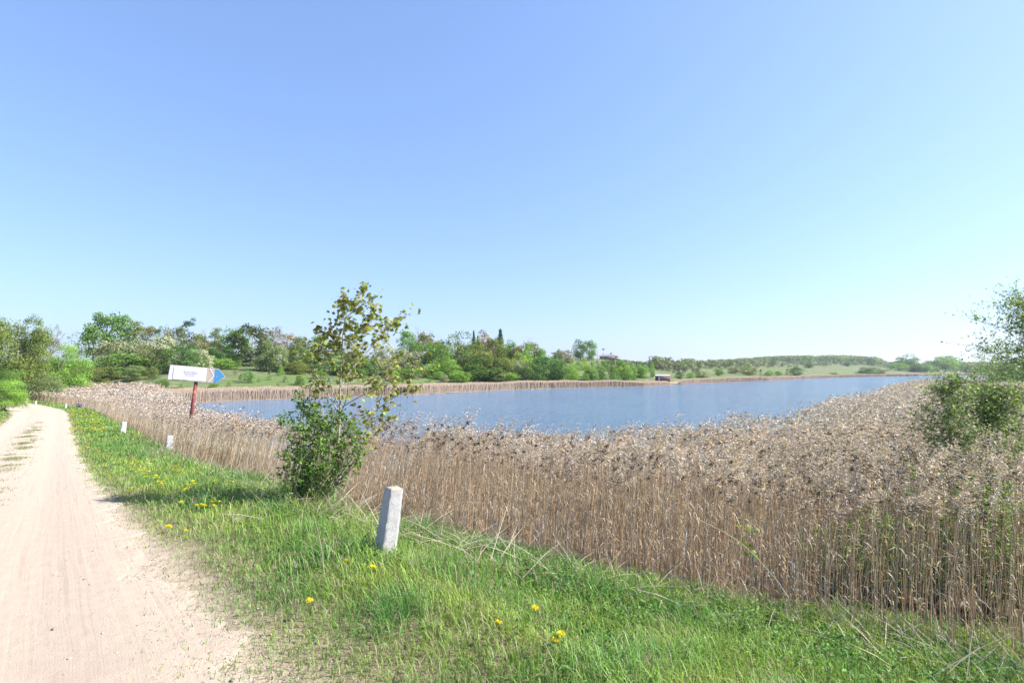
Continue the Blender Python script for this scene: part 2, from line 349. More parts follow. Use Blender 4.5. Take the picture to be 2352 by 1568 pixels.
# ------------------------------------------------------------------ reeds
def ribbon(pts, ws, yaw, col, B, col2=None):
    pts = np.array(pts, float); a = np.array([math.cos(yaw), math.sin(yaw), 0]); n = len(pts); ws = np.array(ws)[:, None]
    V = np.concatenate([pts - a * ws, pts + a * ws]); F_ = [[i, i + 1, n + i + 1, n + i] for i in range(n - 1)]
    C = np.tile(np.array(col, float), (2 * n, 1))
    if col2 is not None: k = np.linspace(0, 1, n)[:, None]; C = np.concatenate([np.array(col) * (1 - k) + np.array(col2) * k] * 2)
    return B.add(V, [np.array(F_)], C)
def reed_proto(lod, rng, plume=True, dark=False):
    """a dead reed 1 m scale 2: height 2.0; bends towards +x"""
    B = Buf(); bend = rng.uniform(.03, .16); hs = 1.75 if plume else rng.uniform(1.2, 1.9)
    f = lambda z: np.array([bend * (z / 2) ** 2.2, 0.02 * math.sin(z * 3), z])
    stem = (.70, .51, .34); stem2 = (.80, .63, .48)
    if lod == 0:
        zs = np.linspace(0, hs, 6); tube(B, [f(z) for z in zs], np.linspace(.0042, .0024, 6), stem, 3, False)
        B.C[-1] = np.array(stem) + (np.array(stem2) - np.array(stem)) * np.repeat(np.linspace(0, 1, 6), 3)[:, None].clip(0, 1) if False else B.C[-1]
        for k in range(rng.integers(1, 4)):
            z0 = rng.uniform(.25, 1.35); ya = rng.uniform(0, 6.28); L = rng.uniform(.10, .28); d = np.array([math.cos(ya), math.sin(ya), 0]); p0 = f(z0)
            up = rng.uniform(.1, .9); dr = rng.uniform(.6, 1.5)
            pts = [p0 + d * L * q * .7 + np.array([0, 0, L * (up * q - dr * q * q)]) for q in (0, .33, .66, 1)]
            ribbon(pts, [.003, .0045, .003, .0005], ya + 1.57, np.array((.74, .62, .45)) * rng.uniform(.7, 1.1), B)
    else:
        zs = [0, .7, 1.3, hs]; ribbon([f(z) for z in zs], [.0052, .005, .004, .003], rng.uniform(-.6, .6), stem, B, stem2)
        if lod == 1 and rng.random() < .6:
            z0 = rng.uniform(.6, 1.4); ya = rng.uniform(0, 6.28); L = .25; d = np.array([math.cos(ya), math.sin(ya), 0])
            ribbon([f(z0), f(z0) + d * .12 + np.array([0, 0, .05]), f(z0) + d * .2 - np.array([0, 0, .06])], [.006, .009, .001], ya + 1.57, (.70, .58, .42), B)
    if plume:
        n = {0: 46, 1: 19, 2: 8}[lod]; L = rng.uniform(.24, .38) if lod == 0 else rng.uniform(.2, .32); nod = rng.uniform(.25, 1.1)
        q = rng.uniform(0, 1, n) ** .9
        ang = nod * q; ax = f(hs)[None] + np.stack([L * .75 * np.sin(ang) * q + .02 * q, rng.normal(0, .01, n), L * q * np.cos(ang * .9)], -1)
        ya = rng.normal(0, .95, n) + np.where(rng.random(n) < .3, 3.1, 0); ln = rng.uniform(.035, .085, n) * (1.1 - .55 * q) * {0: 1, 1: 1.25, 2: 1.6}[lod]
        wd = {0: .0045, 1: .010, 2: .024}[lod]
        D = np.stack([np.cos(ya) * .85, np.sin(ya) * .85, rng.uniform(-.75, .55, n)], -1); D = unit(D)
        Sd = unit(np.cross(D, rng.normal(size=(n, 3))))
        V = np.stack([ax, ax + D * ln[:, None] * .5 + Sd * wd, ax + D * ln[:, None] + np.array([0, 0, -.012]), ax + D * ln[:, None] * .5 - Sd * wd], 1).reshape(-1, 3)
        idx = np.arange(n)[:, None] * 4 + np.array([0, 1, 2, 3])
        base = np.array((.74, .58, .475)); C = base * rng.uniform(.65, 1.3, (n, 1))
        if dark:   # some heads are matted and dark inside
            k = rng.random(n) < .45; C[k] = np.array((.22, .155, .115)) * rng.uniform(.7, 1.2, (k.sum(), 1))
        B.add(V, [idx], np.repeat(C, 4, 0))
        if dark and lod < 2:   # brown tuft at the foot of the head
            k = 26 if lod == 0 else 9; pp = f(hs)[None] + rng.normal(0, .017, (k, 3)) + np.array([.01, 0, .03])
            leafset(pp, unit(rng.normal(size=(k, 3))), .035, .016 if lod == 0 else .03, np.array((.12, .08, .055)) * rng.uniform(.6, 1.3, (k, 1)), B, rng=rng)
    return B.arr()
ZU = [-1.6, -.8, -.70, -.66, -.61, -.53, -.456, -.25, -.15, .105, .275, .446, .573, .70, .786, .9, 1.1, 1.6]
ZM = [110, 100, 88, 60, 38, 27, 22.5, 23, 24, 25.4, 29, 33.4, 42, 79, 150, 185, 170, 160]
POSTS_ = [hit(386, 1040), hit(386, 1045), hit(282, 997), hit(282, 1001)]
def reed_points(z0, z1, dens, umax=1.15, thin=None):
    area = (umax + 1.15) * .5 * (z1 * z1 - z0 * z0); n = int(area * dens)
    Y = np.sqrt(R.uniform(z0 * z0, z1 * z1, n)); u = R.uniform(-1.15, umax, n); X = u * Y
    s, t = st(X, Y); e = tedge(s) + R.normal(0, .14, n) + .22 * np.sin(s * 1.9) * np.sin(s * .73 + 1)
    k = (t > e) & (Y < np.interp(u, ZU, ZM) * (1 + .05 * np.sin(u * 34) + R.normal(0, .02, n)))
    h = H(X, Y); k &= h < 2.6
    k &= ~((h > .75) & (Y > 60))
    # clumpy density
    cl = .5 + .5 * np.sin(X * 1.3 + 1.7 * np.sin(Y * .9)) * np.sin(Y * 1.1 + 1.3 * np.sin(X * .7)); k &= R.random(n) < (.62 + .38 * cl)
    uu = X / Y; thin_ = (uu > .36) & (Y < 9.0) & (t > e + .7); k &= ~(thin_ & (R.random(n) < np.clip((uu - .28) * 2.2, 0, .6)))
    k &= np.hypot(X + 47.6, Y - 56) > 1.4
    for pp_ in POSTS_: k &= np.hypot(X - pp_.x, Y - pp_.y) > .42
    # keep a thin front fringe
    d = t - e; k &= R.random(n) < np.clip(.45 + d * 2.2, 0, 1)
    X, Y, s, t, d, h = (q[k] for q in (X, Y, s, t, d, h))
    return X, Y, s, t, d, h
SAPL = [(at(2165, 1000, 9.0), .5)]
def reeds(z0, z1, dens, lod, wfun, pl):
    rng = R; pr = []
    nb = 14 if lod == 0 else 10
    for i in range(nb): pr.append(reed_proto(lod, rng, plume=i < nb * pl, dark=(i % 3 == 0)))
    X, Y, s, t, d, h = reed_points(z0, z1, dens); n = len(X)
    base = np.maximum(h, -.15)
    Hh = 1.42 + .95 * np.clip((3.4 - base) / 3.0, 0, 1) ** 1.1 * np.clip(d / 3, 0.15, 1)
    Hh = np.where(s > 12, 1.30 + .9 * np.clip((2.0 - base) / 1.8, 0, 1) * np.clip((t - 3) / 4, 0, 1), Hh)
    Hh = Hh * (1 + .05 * np.sin(X * .6 + Y * .4) + R.normal(0, .085, n)); Hh *= np.clip(.84 + d * .3, .8, 1)
    Hh *= 1 + .10 * (R.random(n) < .06)
    wh = R.integers(0, nb, n)
    nn = int(nb * pl); low = R.random(n) < np.where(d < .5, .55, .0); wh = np.where(low & (nn < nb), R.integers(min(nn, nb - 1), nb, n), wh)
    yaw = R.normal(-.1, .75, n)
    lm = np.where(s > 8, .17, .035)
    lean = np.stack([R.normal(0, .055, n) + lm, R.normal(0, .05, n)], -1)
    wild = R.random(n) < .035; lean[wild] += R.normal(0, .32, (wild.sum(), 2))
    ti = R.uniform(.78, 1.22, (n, 1)) * np.array([1, 1, 1]) ; warm = R.random((n, 1)); ti = ti * (1 + (warm - .5) * np.array([.16, .0, -.22]))
    grey = R.random(n) < .3; ti[grey] *= np.array([.84, .92, 1.04])
    sc_ = Hh / 2.0
    return scatter(pr, wh, np.stack([X, Y, base - .03], -1), yaw, sc_, ti, lean, zs=sc_, ws=sc_ * wfun(Y))
RB = Buf()
for (z0, z1, dens, lod, wf, pl) in [(2.5, 8, 105, 0, lambda z: 1.0 + 0 * z, .33), (8, 13, 62, 0, lambda z: 1.1 + 0 * z, .45), (13, 26, 34, 1, lambda z: z / 13, .72),
                                (26, 52, 14, 2, lambda z: z / 24, .85), (52, 110, 6.5, 2, lambda z: z / 30, .9), (110, 190, 3.0, 2, lambda z: z / 30, .9)]:
    b = reeds(z0, z1, dens, lod, wf, pl); V, Fs, C = b.arr(); RB.add(V, Fs, C); print('reeds', z0, len(V))
pr = [reed_proto(0, R, True, i % 2 == 0) for i in range(12)]
def hero_plume(rng):
    V, Fs, C = reed_proto(0, rng, True, False); B = Buf(); B.add(V, Fs, C); f0 = V[V[:, 2] > 1.7].mean(0)
    n = 120; q = rng.uniform(0, 1, n); L = rng.uniform(.24, .34); ax = np.array([f0[0], f0[1], 1.72]) + np.stack([.10 * q ** 1.6, 0 * q, L * q], -1); r_ = .052 * np.sin(np.clip(q * .9 + .16, 0, 1) * 3.0) ** .8
    a = rng.uniform(0, 6.28, n); P = ax + np.stack([np.cos(a), np.sin(a), 0 * a], -1) * (r_ * rng.uniform(.2, 1, n))[:, None]; D = unit(np.stack([np.cos(a) * .5 + .35, np.sin(a) * .5, rng.uniform(-.5, .8, n)], -1)); S = unit(np.cross(D, rng.normal(size=(n, 3)))) * .0045; l_ = rng.uniform(.025, .055, n)[:, None]
    W_ = np.stack([P, P + D * l_ * .5 + S, P + D * l_, P + D * l_ * .5 - S], 1).reshape(-1, 3); c = np.array((.70, .56, .46)) * rng.uniform(.6, 1.15, (n, 1)); P[q < .3] = ax[q < .3] + (P - ax)[q < .3] * 1.25; dk = (q < .45) & (rng.random(n) < .9); c[dk] = np.array((.13, .085, .06)) * rng.uniform(.7, 1.2, (dk.sum(), 1))
    return B.add(W_, [np.arange(n)[:, None] * 4 + [0, 1, 2, 3]], np.repeat(c, 4, 0)).arr()
pr = [hero_plume(R) for _ in range(9)]
n = 430; Yh_ = R.uniform(4.6, 10.5, n); uh = R.uniform(-.05, 1.08, n); Xh = uh * Yh_; sh_, th_ = st(Xh, Yh_); k = (th_ > tedge(sh_) + .25) & (R.random(n) < np.clip((uh + .15) * .75, 0, .75)); Xh, Yh_ = Xh[k], Yh_[k]; n = len(Xh); hz_ = H(Xh, Yh_)
tz = np.clip(CAMZ - (R.uniform(.115, .26, n)) * Yh_, hz_ + 1.2, hz_ + 2.35); sc_ = (tz - hz_) / 2.02
V, Fs, C = scatter(pr, R.integers(0, 9, n), np.stack([Xh, Yh_, hz_ - .03], -1), R.normal(-.1, .5, n), sc_, R.uniform(.8, 1.15, (n, 1)) * np.ones((1, 3)), np.stack([R.normal(.02, .035, n), R.normal(0, .03, n)], -1), zs=sc_, ws=np.full(n, 1.15)).arr(); RB.add(V, Fs, C)
o = link('reeds', RB.mesh('reeds', REED)); tag(o, 'wide bed of dry tan reeds with feathery heads between grass verge and lake', 'reeds', None, 'stuff')

def far_reeds():
    n = 130000; u = R.uniform(-.78, 1.12, n); Yb = yw(u); k = R.random(n) ** 1.4
    wdt = np.interp(u, [-.8, -.5, 0, .3, .5, .7, 1.1], [12, 8, 8, 9, 14, 22, 26]) * (1 + .2 * np.sin(u * 25) + .1 * np.sin(u * 61))
    Y = Yb - 1.8 + k * wdt; X = u * Y; h = H(X, Y)
    ok = ~((u > .308) & (u < .326)) & (h < 1.1)
    X, Y, h, u = X[ok], Y[ok], h[ok], u[ok]; n = len(X)
    hh = np.interp(u, [-.8, 0, .5, .72, 1.1], [2.0, 2.1, 2.3, 3.0, 3.3]) * (1 + .06 * np.sin(u * 60) + R.normal(0, .07, n)); wd = Y * .00034 * R.uniform(.6, 1.5, n)
    hh = np.minimum(hh, 2.0 + R.normal(0, .12, n) + .1 * np.sin(u * 31) + .08 * np.sin(u * 77) - np.maximum(h, -.1)); hh = np.maximum(hh, .5); hh *= np.interp(u, [.20, .255, .308, .326, .36], [1, .66, .60, .8, 1.]); hh *= np.clip(.6 + np.minimum(abs(u - .308), abs(u - .326)) * 60, .6, 1)
    ya = R.uniform(.4, 1.15, n); P = np.stack([X, Y, np.maximum(h, -.1) - .15], -1)
    A = np.stack([np.cos(ya), np.sin(ya), 0 * ya], -1) * wd[:, None]; U = np.stack([R.normal(.04, .07, n), R.normal(0, .07, n), np.ones(n)], -1) * hh[:, None]
    V = np.stack([P - A, P + A, P + U * .82 + A * 1.0, P + U * .82 - A * 1.0, P + U * .86 + A * 2.2, P + U, P + U * .86 - A * 2.2], 1).reshape(-1, 3)
    q = np.arange(n)[:, None] * 7
    C1 = np.array((.50, .375, .27)) * R.uniform(.9, 1.1, (n, 1)); C2 = np.array((.56, .43, .335)) * R.uniform(.9, 1.1, (n, 1))
    C = np.concatenate([np.repeat(C1[:, None], 2, 1), np.repeat(C2[:, None], 5, 1)], 1).reshape(-1, 3)
    return Buf().add(V, [q + [0, 1, 2, 3], q + [3, 2, 4, 6], q + [6, 4, 5]], C)
b = far_reeds(); o = link('far_reeds', b.mesh('far_reeds', REED)); o.name = 'reed_fringe'; tag(o, 'low fringe of tan reeds along the far shore of the lake', 'reeds', None, 'stuff')

# loose dead straw lying along the foot of the reeds
def litter():
    n = 5200; s = R.uniform(-1, 30, n) ; k = R.random(n) < np.clip(1.3 - s / 22, .15, 1); s = s[k]; n = len(s)
    t = tedge(s) + R.normal(.05, .45, n); t0 = t; X = s * DX + t0 * NX; Y = s * DY + t0 * NY; Z = H(X, Y) + R.uniform(.0, .12, n)
    P = np.stack([X, Y, Z], -1); a = R.uniform(0, 6.28, n); el = np.abs(R.normal(0, .45, n)); L = R.uniform(.15, .75, n)
    D = np.stack([np.cos(a) * np.cos(el), np.sin(a) * np.cos(el), np.sin(el)], -1); Sd = unit(np.cross(D, R.normal(size=(n, 3)))) * R.uniform(.0018, .0036, n)[:, None]
    V = np.stack([P - Sd, P + Sd, P + D * L[:, None] * .5 + Sd + [0, 0, .02], P + D * L[:, None] * .5 - Sd + [0, 0, .02], P + D * L[:, None]], 1).reshape(-1, 3); q = np.arange(n)[:, None] * 5
    C = np.repeat(np.array((.60, .52, .38)) * R.uniform(.6, 1.15, (n, 1)), 5, 0)
    return Buf().add(V, [q + [0, 1, 2, 3], q + [3, 2, 4]], C)
o = link('dead_straw', litter().mesh('dead_straw', REED)); tag(o, 'pale broken straw lying tangled along the foot of the near reeds', 'straw', None, 'stuff')

# ------------------------------------------------------------------ grass of the verges
def nz(X, Y, f, p=0): return np.sin(X * f + p + 1.3 * np.sin(Y * f * .7 + p)) * np.sin(Y * f * 1.1 + p * 2 + 1.1 * np.sin(X * f * .8))
def blades(X, Y, L, W, C, tip, bend, nseg=2, z=None):
    n = len(X); Z = (H(X, Y) if z is None else z) - .01; a = R.uniform(0, 6.28, n); f = a + R.normal(1.57, .5, n)
    P = np.stack([X, Y, Z], -1); D = np.stack([np.cos(a), np.sin(a), 0 * a], -1); S = np.stack([np.cos(f), np.sin(f), 0 * a], -1) * W[:, None]
    b = bend[:, None]; L = L[:, None]; up = np.array([0, 0, 1.])
    p1 = P + up * L * .5 * (1 - .2 * b) + D * L * b * .18; p2 = P + up * L * (.92 - .42 * b) + D * L * b * .72
    pm = P + up * L * .78 * (1 - .3 * b) + D * L * b * .42
    V = np.stack([P - S, P + S, p1 + S * .9, p1 - S * .9, pm + S * .6, pm - S * .6, p2], 1).reshape(-1, 3); q = np.arange(n)[:, None] * 7
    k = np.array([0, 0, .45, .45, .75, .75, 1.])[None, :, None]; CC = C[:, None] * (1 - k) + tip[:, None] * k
    return Buf().add(V, [q + [0, 1, 2, 3], q + [3, 2, 4, 5], q + [5, 4, 6]], CC.reshape(-1, 3))
def short_mat():
    B = Buf()
    for (z0, z1, dens, wd) in [(1.7, 4.2, 2600, .0022), (4.2, 7.5, 1300, .003), (7.5, 12, 600, .0045)]:
        n = int(1.15 * (z1 * z1 - z0 * z0) * dens); Y = np.sqrt(R.uniform(z0 * z0, z1 * z1, n)); X = R.uniform(-1.0, .6, n) * Y; s, t = st(X, Y)
        g_ = (t - .35) / vw(s); cl = .5 + .5 * nz(X, Y, 5.2, 1); cl2 = .5 + .5 * nz(X, Y, 13, 3)
        k = (t < 3.4) & (R.random(n) < np.clip(g_, 0, 1) ** .8 * (.25 + .75 * cl * cl2 + .4 * np.clip(g_ - .8, 0, 1))); X, Y, s, t = X[k], Y[k], s[k], t[k]; n = len(X)
        L = R.uniform(.02, .065, n) * (.7 + .5 * np.clip((t - .4) / 2, 0, 1)); dry = (R.random(n) < .40)[:, None]; v = R.uniform(.6, 1.35, (n, 1))
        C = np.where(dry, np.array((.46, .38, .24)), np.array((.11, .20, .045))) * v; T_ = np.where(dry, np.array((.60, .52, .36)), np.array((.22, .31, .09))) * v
        V, Fs, C2 = blades(X, Y, L, wd * R.uniform(.6, 1.3, n), C, T_, np.clip(R.normal(1.2, .35, n), .2, 1.9)).arr(); B.add(V, Fs, C2)
    return B
def verge(side):
    B = Buf()
    rings = [(1.6, 4.2, 2300, .0024), (4.2, 7, 1150, .003), (7, 12, 700, .0042), (12, 22, 420, .0075), (22, 42, 170, .014), (42, 90, 55, .03)] if side > 0 else \
            [(6, 12, 250, .005), (12, 25, 150, .008), (25, 48, 60, .016), (48, 95, 22, .035)]
    for (z0, z1, dens, wd) in rings:
        area = 1.15 * (z1 * z1 - z0 * z0); n = int(area * dens * 1.0)
        Y = np.sqrt(R.uniform(z0 * z0, z1 * z1, n)); u = R.uniform(-1.12, 1.12, n); X = u * Y; s, t = st(X, Y)
        if side > 0:
            e = tedge(s); cl = .5 + .5 * nz(X, Y, 2.6); cl2 = .5 + .5 * nz(X, Y, 7.0, 2)
            dn = np.clip((t - .40 - .22 * nz(s, s * .3, 1.1)) / vw(s), 0, 1) ** 1.25; dn = dn * np.where(dn < .95, (.55 + .45 * cl) * (.5 + .5 * cl2) * 1.3, .7 + .3 * cl)
            ex_ = np.interp(s, [2, 8], [1.3, 0]); k = (t > .3) & (t < e + .7 + ex_) & (R.random(n) < dn * np.clip((e + .9 + ex_ - t) / (.8 + ex_ * .5), .0, 1))
        else:
            med = np.exp(-((t + 1.05 + .08 * np.sin(s)) / .26) ** 2) * np.clip(.35 + .8 * nz(X, Y, 2.2, 5) + .35 * nz(X, Y, 9, 1), 0, 1) * np.clip((s - 5.5) / 6, 0, 1) * np.clip((45 - s) / 20, 0, 1)
            lf = np.clip((-2.35 - np.clip((s - 50) * .03, 0, 1.) - t) / .8, 0, 1) * (t > -9)
            k = R.random(n) < np.maximum(med, lf)
        X, Y, s, t = X[k], Y[k], s[k], t[k]; n = len(X)
        if not n: continue
        e = tedge(s); lush = np.clip((t - .15 - vw(s)) / .9, 0, 1) if side > 0 else np.clip((-2.6 - t) / 1, 0, 1)
        tall = .5 + .5 * nz(X, Y, 1.9, 3)
        L = (.05 + .085 * lush + .085 * lush * tall) * R.uniform(.55, 1.35, n)
        if side > 0: L *= 1 + .5 * np.exp(-((t - e) / .5) ** 2) * R.uniform(.3, 1.2, n)
        dry = R.random(n) < np.clip(.38 - .34 * lush + .16 * nz(X, Y, 3.1, 8), .05, .8)
        hue = np.clip(.5 + .5 * nz(X, Y, .9, 4) + .45 * nz(X, Y, 4.3, 2), 0, 1.2)[:, None]; tus = np.clip(nz(X, Y, 3.3, 9), 0, 1)
        L *= 1 + .55 * tus * lush
        G = np.array((.11, .27, .045)) * (1 - hue) + np.array((.25, .40, .07)) * hue; G = G * R.uniform(.5, 1.45, (n, 1)); G = G * (1 - tus[:, None] * np.array((.35, .12, -.25)) * lush[:, None])
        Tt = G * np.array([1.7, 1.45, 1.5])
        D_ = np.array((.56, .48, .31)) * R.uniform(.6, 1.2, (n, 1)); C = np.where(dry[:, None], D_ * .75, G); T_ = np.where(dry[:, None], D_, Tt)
        ol = R.random(n) < .35; T_[ol & ~dry] = T_[ol & ~dry] * .6 + np.array((.30, .30, .10)) * .4
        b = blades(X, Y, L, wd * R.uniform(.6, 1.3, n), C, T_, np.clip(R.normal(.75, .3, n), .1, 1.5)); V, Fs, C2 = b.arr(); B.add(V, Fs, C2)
    return B
def median():
    n = 26000; s = R.uniform(7, 52, n); t = -1.02 + .07 * np.sin(s * .7) + R.normal(0, .20, n); X = s * DX + t * NX; Y = s * DY + t * NY
    pr_ = np.clip(.25 + .9 * nz(X, Y, 1.9, 5) + .5 * nz(X, Y, 6, 1), 0, 1) * np.clip((s - 7) / 5, 0, 1) * np.clip((50 - s) / 18, 0, 1); k = R.random(n) < pr_; X, Y, s = X[k], Y[k], s[k]; n = len(X)
    v = R.uniform(.6, 1.3, (n, 1)); C = np.array((.15, .22, .06)) * v; T_ = np.where(R.random((n, 1)) < .4, np.array((.5, .44, .28)), np.array((.27, .34, .12))) * v
    return blades(X, Y, R.uniform(.03, .08, n), .0025 * np.maximum(1, Y / 7), C, T_, np.clip(R.normal(1, .3, n), .2, 1.8), z=H(X, Y) + .014)
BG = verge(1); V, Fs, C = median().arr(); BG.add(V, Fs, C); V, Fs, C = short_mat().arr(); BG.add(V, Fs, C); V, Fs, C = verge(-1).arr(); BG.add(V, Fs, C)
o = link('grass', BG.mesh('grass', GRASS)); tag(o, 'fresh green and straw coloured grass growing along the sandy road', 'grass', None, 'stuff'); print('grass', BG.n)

# broad-leaved weeds growing in the grass
def weed_proto(rng, kind):
    B = Buf(); n = {0: 9, 1: 30, 2: 22}[kind]
    if kind == 0:        # flat rosette of long leaves
        for i in range(n):
            a = i * 2.4; L = rng.uniform(.07, .14); d = np.array([math.cos(a), math.sin(a), 0]); up = rng.uniform(.2, .7)
            pts = [d * L * q + np.array([0, 0, L * (up * q - .45 * q * q)]) for q in (0, .35, .7, 1)]
            ribbon(pts, [.003, .011, .014, .001], a + 1.57, np.array((.10, .21, .04)) * rng.uniform(.8, 1.3), B)
    else:                # leafy stem clump
        r_ = .09 if kind == 1 else .06; hh = .16 if kind == 1 else .24
        P = np.stack([rng.normal(0, r_ * .6, n), rng.normal(0, r_ * .6, n), rng.uniform(.02, hh, n)], -1); N = unit(rng.normal(size=(n, 3)) * .5 + [0, 0, 1])
        leafset(P, N, rng.uniform(.025, .05, n), rng.uniform(.014, .026, n), np.array((.15, .28, .06)) * rng.uniform(.65, 1.5, (n, 1)), B, rng=rng)
        for i in range(4): p = rng.normal(0, r_ * .5, 2); tube(B, [(p[0] * .5, p[1] * .5, 0), (p[0], p[1], hh * .8)], [.0018, .001], (.1, .16, .05), 3, False)
    return B.arr()
wp = [weed_proto(R, k) for k in (0, 0, 1, 1, 1, 2, 2)]
n = 11000; s = R.uniform(-4, 13, n); t = R.uniform(1.5, 6.8, n); e = tedge(s)
lushw = np.clip(.12 + .7 * nz(s, t, 1.4, 6) + .75 * np.clip((t - 3.0) / 1.5, 0, 1) * np.clip((5 - s) / 4, 0, 1), .02, 1)
k = (t < e + .35 + np.interp(s, [2, 8], [.8, 0])) & (R.random(n) < lushw); s, t = s[k], t[k]; n = len(s)
X = s * DX + t * NX; Y = s * DY + t * NY; wh = R.integers(0, 7, n); wh = np.where((t < 2.0) & (wh > 1), R.integers(0, 2, n), wh)
b = scatter(wp, wh, np.stack([X, Y, H(X, Y)], -1), R.uniform(0, 6.28, n), R.uniform(.4, .9, n) * (1 + .2 * (t > 3)), R.uniform(.7, 1.5, (n, 1)) * (np.array([[1, 1, 1]]) + np.clip(nz(s, t, 2.3, 1), -.5, 1)[:, None] * np.array([[.45, .12, .1]])))
o = link('weeds', b.mesh('weeds', NLEAF)); tag(o, 'low broad leaved weeds mixed into the roadside grass', 'weeds', None, 'stuff')

# ------------------------------------------------------------------ tree prototypes (unit width, unit height), shared by every copy
def trunk_mesh(name, rng, kind):
    B = Buf(); c = (1, 1, 1)
    if kind == 'stems':
        for i in range(5):
            a = rng.uniform(0, 6.28); r_ = rng.uniform(.1, .28); tube(B, [(0.03 * math.cos(a), .03 * math.sin(a), 0), (r_ * .5 * math.cos(a), r_ * .5 * math.sin(a), .35), (r_ * math.cos(a), r_ * math.sin(a), .75)], [.014, .009, .003], c, 4, False)
    elif kind in ('spruce', 'bare', 'tree'):
        k = .022 if kind != 'bare' else .018
        tube(B, [(0, 0, -.03), (.01, 0, .3), (-.005, .01, .6), (.01, 0, .96)], [k, k * .8, k * .5, k * .12], c, 6, False)
        if kind != 'spruce':
            m_ = 11 if kind == 'tree' else 20
            for i in range(m_):
                z = rng.uniform(.22, .8); a = rng.uniform(0, 6.28); L = rng.uniform(.22, .42) * (1.15 - z * .6); d = np.array([math.cos(a), math.sin(a), 0]); p = np.array([0, 0, z]); e = p + d * L + [0, 0, L * rng.uniform(.3, .7)]
                tube(B, [p, p + d * L * .5 + [0, 0, L * .16], e], [.010, .006, .002], c, 4, False)
                if kind == 'bare':
                    for j in range(7):
                        q = rng.uniform(.35, 1); s0 = p * (1 - q) + e * q; dd = unit(d + rng.normal(0, .6, 3) + [0, 0, .5]); tube(B, [s0, s0 + dd * rng.uniform(.06, .14)], [.003, .0008], c, 3, False)
    return B.mesh(name, BARK)
def crown_mesh(name, rng, kind, fine=False):
    """foliage made of many small leaf faces grouped in clumps"""
    P = []; N = []; T = []; ls = .037
    def blob(c, r, n, tint, flat=1.):
        if fine: n = int(n * 4.2)
        d = unit(rng.normal(size=(n, 3))); d[:, 2] = np.where(d[:, 2] < -.35, -d[:, 2] * .6, d[:, 2]); rr = r * rng.uniform(.45, 1.08, n) ** .6
        P.append(np.array(c) + d * rr[:, None] * [1, 1, flat]); N.append(unit(d + rng.normal(0, .75, (n, 3)))); T.append(np.full(n, tint) * rng.uniform(.75, 1.25, n))
    if kind in ('round', 'oval', 'lobed', 'bush', 'willow', 'sparse', 'blossom'):
        z0, z1, nb, rb, nl = {'round': (.20, 1, 46, .135, 78), 'oval': (.16, 1, 40, .12, 80), 'lobed': (.18, 1, 26, .16, 120), 'bush': (.0, 1, 42, .16, 80),
                              'willow': (.0, 1, 60, .13, 62), 'sparse': (.2, 1, 60, .085, 22), 'blossom': (.05, 1, 60, .125, 66)}[kind]
        if kind in ('sparse',): ls = .026
        off = rng.uniform(0, 6.28, 3)
        for i in range(nb):
            d = unit(rng.normal(size=3)); k = rng.uniform(.35, .92) ** .6
            lump = 1 + .22 * math.sin(3 * math.atan2(d[1], d[0]) + off[0]) * math.sin(3 * d[2] + off[1])
            zc = (z0 + z1) / 2; hz = (z1 - z0) / 2 - rb * .65; wx = .5 - rb * .7
            if kind == 'oval': wx *= .95 - .25 * abs(d[2])
            c = np.array([d[0] * wx * k * lump, d[1] * wx * k * lump, zc + d[2] * hz * k * (lump if d[2] < .5 else 1)])
            blob(c, rb * rng.uniform(.7, 1.25), int(nl * 1.35), rng.uniform(.7, 1.25), .8)
    elif kind == 'sapling':
        for i in range(34):
            z = rng.uniform(.04, .95); r_ = .42 * (1 - z) ** .7 * rng.uniform(.4, 1); a = rng.uniform(0, 6.28)
            blob((r_ * math.cos(a), r_ * math.sin(a), z), .11, 34, rng.uniform(.75, 1.25), 1.1)
        ls = .05
    elif kind == 'poplar':
        for i in range(46):
            z = rng.uniform(.12, .96); r_ = .33 * math.sin(min(1, (z + .1)) * 3.0) ** .6 * rng.uniform(.4, 1) if z < .9 else .08; a = rng.uniform(0, 6.28)
            blob((r_ * math.cos(a), r_ * math.sin(a), z), .12, 60, rng.uniform(.7, 1.25), .7)
    elif kind == 'spruce':
        for z in np.linspace(.08, .97, 17):
            R_ = .46 * (1 - z) ** .8 + .02; nb = max(4, int(13 * (1 - z)) + 3); a0 = rng.uniform(0, 6.28)
            for j in range(nb):
                a = a0 + j * 6.283 / nb + z * 9 + rng.normal(0, .15); L = R_ * rng.uniform(.75, 1.15); m_ = 44; q = rng.uniform(.1, 1, m_)
                p = np.stack([np.cos(a) * L * q + rng.normal(0, .022, m_), np.sin(a) * L * q + rng.normal(0, .022, m_), z - .16 * L * q * q + .02 * q + rng.normal(0, .022, m_)], -1)
                P.append(p); N.append(unit(rng.normal(0, .8, (m_, 3)) + [0, 0, .6])); T.append(rng.uniform(.6, 1.2, m_))
    elif kind == 'pine':
        for i in range(24):
            z = rng.uniform(.35, 1); a = rng.uniform(0, 6.28); r_ = rng.uniform(.05, .45) * (1.25 - z)
            blob((r_ * math.cos(a), r_ * math.sin(a), z), .085, 50, rng.uniform(.7, 1.2), .6)
    P = np.concatenate(P); N = np.concatenate(N); T = np.concatenate(T); n = len(P)
    zlo = {'round': .07, 'oval': .05, 'lobed': .07, 'bush': -.02, 'willow': -.02, 'blossom': .0, 'sparse': .15, 'poplar': .05, 'sapling': .0, 'pine': .25}.get(kind)
    if zlo is not None:
        q0, q1 = np.percentile(P[:, 2], [1, 99.3]); P[:, 2] = zlo + (P[:, 2] - q0) / (q1 - q0) * (1 - zlo)
        P[:, :2] *= .49 / np.percentile(np.hypot(P[:, 0], P[:, 1]), 96)
    tint = T[:, None] * np.array([1, 1, 1]) * rng.uniform(.9, 1.1, (n, 3))
